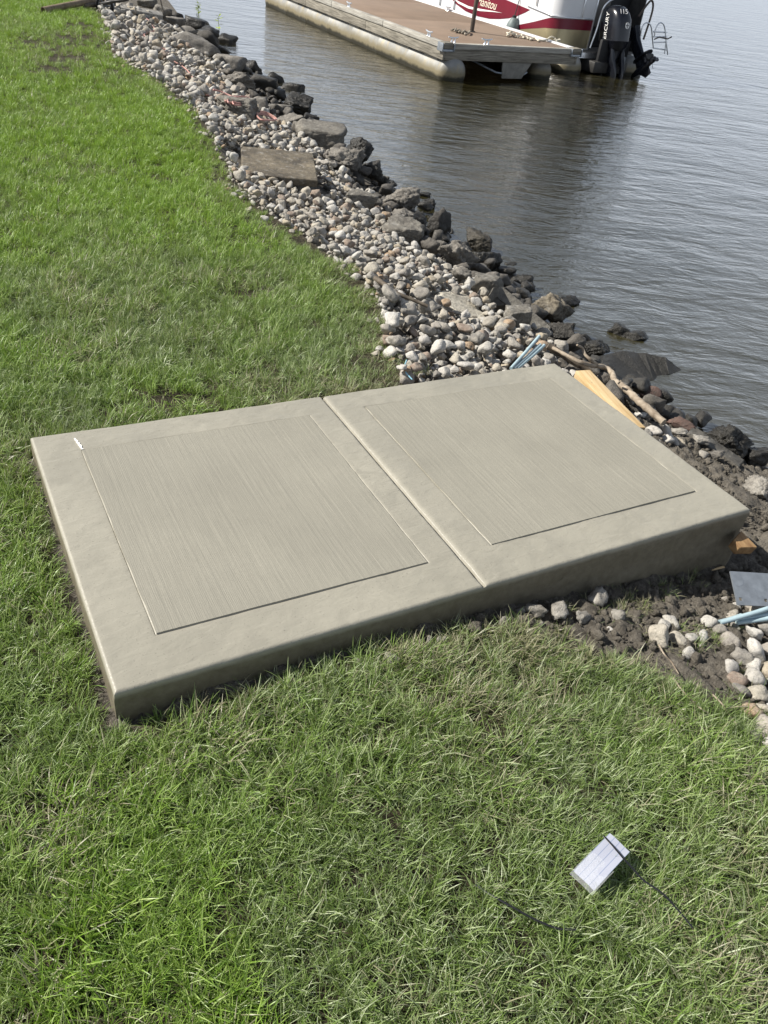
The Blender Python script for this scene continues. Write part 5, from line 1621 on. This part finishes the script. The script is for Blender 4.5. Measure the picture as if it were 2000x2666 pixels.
# galvanised plate with square holes
def bracket():
    O_ = at(*k7b(885, 1655), -0.12)
    X_ = at(*k7b(1475, 1685), -0.125) - O_
    Y_ = at(*k7b(1072, 1112), -0.075) - O_
    X_ /= np.linalg.norm(X_)
    hgt = np.linalg.norm(Y_)
    Y_ = Y_ - X_ * (Y_ @ X_)
    Y_ /= np.linalg.norm(Y_)
    Zn = np.cross(X_, Y_)
    W_, H_, T_ = 0.175, hgt, 0.005
    root = empty('bracket_plate', O_)
    root.matrix_world = Matrix(((X_[0], Y_[0], Zn[0], O_[0]), (X_[1], Y_[1], Zn[1], O_[1]), (X_[2], Y_[2], Zn[2], O_[2]), (0, 0, 0, 1)))
    tag(root, 'galvanised steel plate with square bolt holes above rods at the right edge', 'steel plate')
    s = 0.012
    h1, h2 = (0.018, H_ - 0.030), (0.012, 0.016)
    xs = sorted({0, W_, h2[0], h2[0] + s, h1[0], h1[0] + s, 0.110, 0.110 + s, W_ - 0.03, W_ - 0.03 + s})
    ys = sorted({0, H_, h2[1], h2[1] + s, h1[1], h1[1] + s})
    holes = [(h1[0], h1[1]), (h2[0], h2[1]), (0.110, h2[1]), (W_ - 0.03, h1[1])]
    def hole(x, y): return any(a - 1e-9 < x < a + s and b - 1e-9 < y < b + s for a, b in holes)
    bm = bmesh.new()
    for i in range(len(xs) - 1):
        for j in range(len(ys) - 1):
            if hole((xs[i] + xs[i + 1]) / 2, (ys[j] + ys[j + 1]) / 2): continue
            bm.faces.new([bm.verts.new((x, y, 0)) for x, y in ((xs[i], ys[j]), (xs[i + 1], ys[j]), (xs[i + 1], ys[j + 1]), (xs[i], ys[j + 1]))])
    bmesh.ops.remove_doubles(bm, verts=bm.verts, dist=1e-6)
    g = bmesh.ops.extrude_face_region(bm, geom=list(bm.faces))
    bmesh.ops.translate(bm, verts=[v for v in g['geom'] if isinstance(v, bmesh.types.BMVert)], vec=(0, 0, -T_))
    link('plate', bm_mesh(bm, 'plate'), M['galv'], root)
    link('washer_mark', lathe_mesh('washer_mark', [(0.022, 0.0002), (0.022, 0.0008), (0.011, 0.0010)], 28), M['galv'], root).location = (h1[0] + 0.004, h1[1] - 0.004, 0)
bracket()
# driftwood branch with a fork, lying on the rocks by the water
def branch():
    def on(x, y, dz):
        P = at_ground(*k6(x, y), dz=dz)
        return P
    main = [on(330, 250, 0.10), on(430, 305, 0.12), on(530, 350, 0.13), on(640, 368, 0.13), on(695, 405, 0.13), on(715, 458, 0.12), on(775, 498, 0.12), on(850, 570, 0.12), on(920, 628, 0.11), on(1015, 710, 0.10)]
    c = main[0].copy()
    root = empty('driftwood_branch', c)
    tag(root, 'bare crooked driftwood branch with a fork lying between board and lake', 'branch')
    q = catmull(np.array(main) - c, 6)
    link('stem', tube_mesh('stem', q, np.interp(np.linspace(0, 1, len(q)), [0, 0.2, 0.6, 0.9, 1], [0.010, 0.013, 0.019, 0.021, 0.018]) * (1 + 0.10 * np.sin(np.arange(len(q)) * 1.9)), 9), M['drift'], root)
    tw = [on(600, 352, 0.14), on(565, 325, 0.16), on(530, 292, 0.17), on(515, 255, 0.19), on(480, 232, 0.20)]
    q = catmull(np.array(tw) - c, 5)
    link('twig', tube_mesh('twig', q, np.linspace(0.011, 0.006, len(q)), 8), M['drift'], root)
    tw = [on(735, 470, 0.13), on(748, 455, 0.16)]
    link('twig', tube_mesh('twig', np.array([tw[0], (tw[0] + tw[1]) / 2, tw[1]]) - c, 0.006, 6), M['drift'], root)
branch()
pts = [at_ground(*k6(x, y), dz=0.09) for x, y in ((300, 235), (380, 285), (450, 335), (520, 372), (570, 400))]
q = catmull(pts, 5)
tag(link('driftwood_stick', tube_mesh('driftwood_stick', q - q[0], np.linspace(0.022, 0.014, len(q)), 9), M['dark_drift'], None, q[0]), 'dark waterlogged stick behind the pine board, below the pale branch', 'stick')
pts = [at_ground(*k5p(x, y), dz=0.085) for x, y in ((212, 205), (285, 255), (360, 310), (470, 355), (592, 408))]
q = catmull(pts, 5)
tag(link('driftwood_stick', tube_mesh('driftwood_stick', q - q[0], np.interp(np.linspace(0, 1, len(q)), [0, 0.3, 1], [0.016, 0.013, 0.009]), 8), M['dark_drift'], None, q[0]), 'thin grey-brown stick lying across the cobbles at the lawn edge', 'stick')
pts = [at_ground(*k5p(x, y), dz=0.05) for x, y in ((440, 795), (425, 840), (432, 880), (470, 925), (480, 935))]
rope_thing('wire_loop', pts, 0.003, M['blue_wire'], 'thin blue wire curl in the cobbles behind the slab joint', 'wire')
pts = [at(*k7b(360, 1068), -0.2), at(*k7b(470, 1030), -0.195), at(*k7b(595, 1000), -0.19)]
tag(link('wood_splinter', tube_mesh('wood_splinter', np.array(pts) - pts[0], [0.002, 0.005, 0.006], 6, flat=0.5), M['pine'], None, pts[0] + np.array([0, 0, 0.02])), 'pale wood splinter at the foot of the slab face in the mud', 'splinter')

def stem(pix, label):
    pts = [at_ground(1500 + x / 3.318, 1350 + y / 3.318, dz=0.018 + 0.012 * (i % 2)) for i, (x, y) in enumerate(pix)]
    q = catmull(pts, 5)
    tag(link('dry_stem', tube_mesh('dry_stem', q - q[0], np.linspace(0.0028, 0.0014, len(q)), 6), M['drift'], None, q[0]), label, 'stem', 'dry stems on the mud')
stem([(715, 1090), (760, 1170), (825, 1240), (880, 1330), (905, 1360)], 'pale dry stem on the mud beside the first cobbles')
stem([(840, 1380), (930, 1500), (1030, 1600), (1090, 1650), (1180, 1700)], 'long dry stem lying along the edge of lawn and mud')
stem([(1180, 1520), (1260, 1600), (1320, 1690), (1390, 1780)], 'dry stem between the lawn edge and the right-hand cobbles')
stem([(1300, 1640), (1450, 1625), (1659, 1655), (1760, 1640)], 'dry stem running right over the cobbles at the frame edge')

# ------------------------------------------------------------------ far end of the bank
def k3(x, y): return 80 + x / 4.1475, y / 4.1475
def c3(x, y): return 100 + x / 2.765, y / 2.765
A, B = at(*k3(135, 112), 0.045), at(*k3(760, -12), 0.10)
d = (B - A) / np.linalg.norm(B - A)
B = A + d * 2.3
me = bpy.data.meshes.new('pipe')
R_ = 0.045
ax_ = [A - A, (B - A) * 0.5, B - A]
def hollow(name, L, ro, ri, seg=20):
    V, Fc = [], []
    for (r, z) in ((ro, 0), (ro, L), (ri, L), (ri, 0)):
        for k in range(seg):
            a = 2 * math.pi * k / seg
            V.append((r * math.cos(a), r * math.sin(a), z))
    for i in range(4):
        j = (i + 1) % 4
        for k in range(seg):
            k2 = (k + 1) % seg
            Fc.append((i * seg + k, i * seg + k2, j * seg + k2, j * seg + k))
    bm = bmesh.new()
    m_ = new_mesh(name, V, Fc)
    bm.from_mesh(m_)
    return bm_mesh(bm, name, True, math.radians(50))
po = link('pipe', hollow('pipe', 2.3, 0.040, 0.031), M['pole_wood'], None, A)
po.rotation_euler = Vector(d).to_track_quat('Z', 'Y').to_euler()
tag(po, 'long brown pipe lying on the grass at the far end of the lawn', 'pipe')
plate('plank', [k3(925, 48), k3(1020, 50), k3(1420, 128), k3(1432, 168), k3(1400, 165), k3(935, 75)], [-0.02, -0.04, -0.18, -0.18, -0.17, -0.02], 0.05, M['grey_wood'], 'weathered grey plank lying on the far cobbles', 'plank', 0.006)
CART0 = at(*k3(800, 60), 0.0)
cart = empty('cart_chassis', CART0)
tag(cart, 'old cart chassis with two wheels at the far end of the stones', 'cart')
def wheel(px, py, z, r, yaw, tilt):
    P0 = at(*k3(px, py), z)
    a = np.linspace(0, 2 * math.pi, 33)
    ring = np.stack([np.cos(a) * r * 0.86, 0 * a, np.sin(a) * r * 0.86], -1)
    root = link('wheel', tube_mesh('wheel', ring, r * 0.14, 10, cap=False), M['black_matte'], cart, P0 - CART0, (tilt, 0, yaw))
    link('rim', tube_mesh('rim', ring * 0.80, r * 0.055, 8, cap=False), M['wheel'], root)
    link('hub', lathe_mesh('hub', [(r * 0.16, -0.02), (r * 0.2, -0.012), (r * 0.2, 0.012), (r * 0.16, 0.02)], 16, 'y'), M['wheel'], root)
    for k in range(6):
        b = k * math.pi / 3
        link('spoke', tube_mesh('spoke', [(math.cos(b) * r * 0.15, 0, math.sin(b) * r * 0.15), (math.cos(b) * r * 0.72, 0, math.sin(b) * r * 0.72)], r * 0.06, 6), M['wheel'], root)
wheel(800, 60, 0.06, 0.125, math.radians(-28), 0.2)
wheel(890, 85, 0.03, 0.115, math.radians(62), 0.1)
A_ = at(*k3(700, 38), 0.03)
q = catmull([at(*k3(x, y), z) for x, y, z in ((660, 30, 0.04), (740, 45, 0.06), (820, 30, 0.12), (930, 10, 0.16), (1050, -5, 0.2))], 5)
link('axle', tube_mesh('axle', q - q[0], 0.022, 8), M['dark_metal'], cart, q[0] - CART0)
q = catmull([at(*k3(x, y), z) for x, y, z in ((570, 75, 0.03), (610, 60, 0.05), (660, 50, 0.05), (720, 48, 0.04))], 4)
tag(link('dark_log', tube_mesh('dark_log', q - q[0], [0.03] * 8 + [0.035] * (len(q) - 8), 9), M['dark_drift'], None, q[0]), 'short dark log end left of the spoked wheel', 'log')
q = np.array([at(*k3(1432, 125), -0.15), at(*k3(1400, -5), 0.15)])
tag(link('stake', tube_mesh('stake', np.array([q[0], (q[0] + q[1]) / 2, q[1]]) - q[0], 0.013, 7), M['grey_wood'], None, q[0]), 'thin pale stake standing at the right end of the plank', 'stake')
# faded red cord: trails down the bank into two heaps of coils
def cord():
    def on(f, x, y, dz=0.035): return at_ground(*f(x, y), dz=dz)
    pts = [on(c3, *p) for p in ((770, 130), (800, 150), (822, 185), (842, 218), (800, 232), (762, 250), (790, 285), (850, 330), (900, 350), (935, 372), (908, 398), (960, 432), (1030, 472), (1075, 510), (1112, 560), (1130, 610), (1180, 668), (1260, 702), (1330, 738))]
    rr = random.Random(4)
    for k in range(4):
        cx, cy = 1400 + 20 * k, 722 + 5 * rr.uniform(-1, 1)
        rx, ry = rr.uniform(55, 85), rr.uniform(22, 32)
        for j in range(9):
            a = 2.6 + j * 2 * math.pi / 9 * (1 if k % 2 == 0 else -1)
            pts.append(on(c3, cx + rx * math.cos(a), cy + ry * math.sin(a), 0.09 + 0.010 * k))
    pts += [on(c3, *p, 0.10) for p in ((1400, 700), (1330, 665), (1260, 645), (1300, 655), (1380, 690), (1470, 740))]
    rope_thing('red_cord', pts, 0.0075, M['cord'], 'faded red cord trailing down the cobbles into a tangle of coils', 'cord', 5, 7)
    def c4(x, y): return 450 + x / 3.016, 200 + y / 3.016
    pts = []
    for k in range(3):
        o = 12 * k
        pts += [on(c4, 655 + 0.3 * o, 270 + o, 0.08), on(c4, 720, 275 + o, 0.09), on(c4, 775 - o * 0.4, 300 + o * 0.7, 0.09), on(c4, 815 - o, 335 + 3 * k, 0.08), on(c4, 740, 342 - 2 * k, 0.08), on(c4, 685, 332, 0.07)]
    rope_thing('red_cord', pts, 0.0075, M['cord'], 'smaller loop of faded red cord beside the flat concrete piece', 'cord', 5, 7)
cord()
# two seedlings growing out of the rocks at the water's edge
def seedling(px, py, hpx, label, leafs, mat, seed):
    P0 = at_ground(px, py)
    h = hpx * project(P0)[2] / F
    root = empty('seedling', P0)
    tag(root, label, 'plant')
    r = random.Random(seed)
    link('stem', tube_mesh('stem', catmull([(0, 0, -0.02), (0.01, 0.0, h * 0.4), (0.0, 0.01, h * 0.75), (0.015, 0, h)], 4), np.linspace(0.008, 0.003, 13), 6), M['leaf'], root)
    me = new_mesh('leaf', [(0, 0, 0), (0.35, 0.16, 0.05), (0.7, 0.13, 0.03), (1, 0, -0.06), (0.7, -0.13, 0.03), (0.35, -0.16, 0.05), (0.5, 0, -0.01)], [(0, 1, 6), (1, 2, 6), (2, 3, 6), (3, 4, 6), (4, 5, 6), (5, 0, 6)], True)
    me.materials.append(mat)
    for k in range(leafs):
        t = r.uniform(0.3, 1.0)
        o = link('leaf', me, None, root, (0.01 * t, 0, h * t), (r.uniform(-0.4, 0.4), r.uniform(-0.7, 0.3), r.uniform(0, 6.28)))
        s = h * r.uniform(0.22, 0.40) * (1.15 - 0.4 * t)
        o.scale = (s, s, s)
seedling(*c3(1152, 135), 36, 'leafy yellow-green seedling on the far shore rocks', 30, M['leaf'], 1)
seedling(*c3(1298, 250), 42, 'slender seedling with few leaves by the far shore rocks', 9, M['leaf'], 2)

# weed-covered lumps and a small rock in the shallows
place_rock('weedy_rock', (811, 317, 864, 352), M['weed'], 61, zfix=WZ, lift=0.2, rough=0.3, label='shaggy weed-covered rock in the water off the angular concrete block')
place_rock('boulder', (1088, 498, 1122, 514), RD, 62, zfix=WZ, lift=0.1, label='tiny dark rock top showing in open water')

# ------------------------------------------------------------------ ruled card with straps, in the near grass
def k8(x, y): return 1200 + x / 2.37, 2050 + y / 2.37
def card():
    cs = [at(*k8(x, y), z) for x, y, z in ((930, 270, 0.041), (1047, 388, 0.039), (822, 637, 0.035), (708, 500, 0.037))]
    O_ = cs[3]
    X_ = cs[0] - cs[3]
    lx = np.linalg.norm(X_)
    X_ = X_ / lx
    Y_ = cs[2] - cs[3]
    Y_ = Y_ - X_ * (Y_ @ X_)
    ly = np.linalg.norm(Y_)
    Y_ /= ly
    Zn = np.cross(X_, Y_)
    if Zn[2] < 0: Y_, O_, Zn = -Y_, cs[2], -Zn
    root = empty('ruled_card', O_)
    root.matrix_world = Matrix(((X_[0], Y_[0], Zn[0], O_[0]), (X_[1], Y_[1], Zn[1], O_[1]), (X_[2], Y_[2], Zn[2], O_[2]), (0, 0, 0, 1)))
    tag(root, 'white ruled card in clear plastic lying on the near grass', 'card')
    n1, n2 = 14, 8
    V = [(lx * i / n1, ly * j / n2, 0.002 * math.sin(3.0 * i / n1) + 0.0012 * math.sin(5.0 * j / n2 + i * 0.3)) for j in range(n2 + 1) for i in range(n1 + 1)]
    Fc = [(j * (n1 + 1) + i, j * (n1 + 1) + i + 1, (j + 1) * (n1 + 1) + i + 1, (j + 1) * (n1 + 1) + i) for j in range(n2) for i in range(n1)]
    def sheet(name, mat, sx=1.0, sy=1.0, ox=0.0, oy=0.0, oz=0.0, th=0.0012, wr=0.0):
        VV = [(x * sx + ox, y * sy + oy, z + oz + wr * random.uniform(-1, 1)) for x, y, z in V]
        me = new_mesh(name, VV, Fc, True)
        bm = bmesh.new()
        bm.from_mesh(me)
        bmesh.ops.solidify(bm, geom=list(bm.faces), thickness=th)
        return link(name, bm_mesh(bm, name, True, math.radians(40)), mat, root)
    sheet('card', M['card'])
    sheet('plastic_sleeve', M['plastic'], 0.60, 1.10, -0.013, -0.004, 0.0012, 0.0003, 0.0006)
    return root, lx, ly
card()
def strap(pix, label, z0=0.045, w=0.0024):
    pts = [at(*k8(x, y), z0 + dz) for x, y, dz in pix]
    q = catmull(pts, 6)
    me = tube_mesh('black_strap', q - q[0], w, 8, flat=0.35)
    tag(link('black_strap', me, M['strap'], None, q[0]), label, 'strap', 'black straps in the grass')
strap([(880, 298, 0.018), (945, 370, 0.023), (1010, 445, 0.019), (1060, 500, 0.008), (1130, 575, 0.004), (1240, 650, 0.006), (1330, 745, 0.0), (1432, 866, -0.003)], 'black plastic strap running from the white card towards the lower right', 0.028)
strap([(90, 600, -0.02), (200, 670, 0.0), (340, 750, 0.004), (470, 820, 0.002), (600, 870, 0.004), (710, 878, 0.008)], 'black plastic strap half buried in grass left of the white card', 0.026)
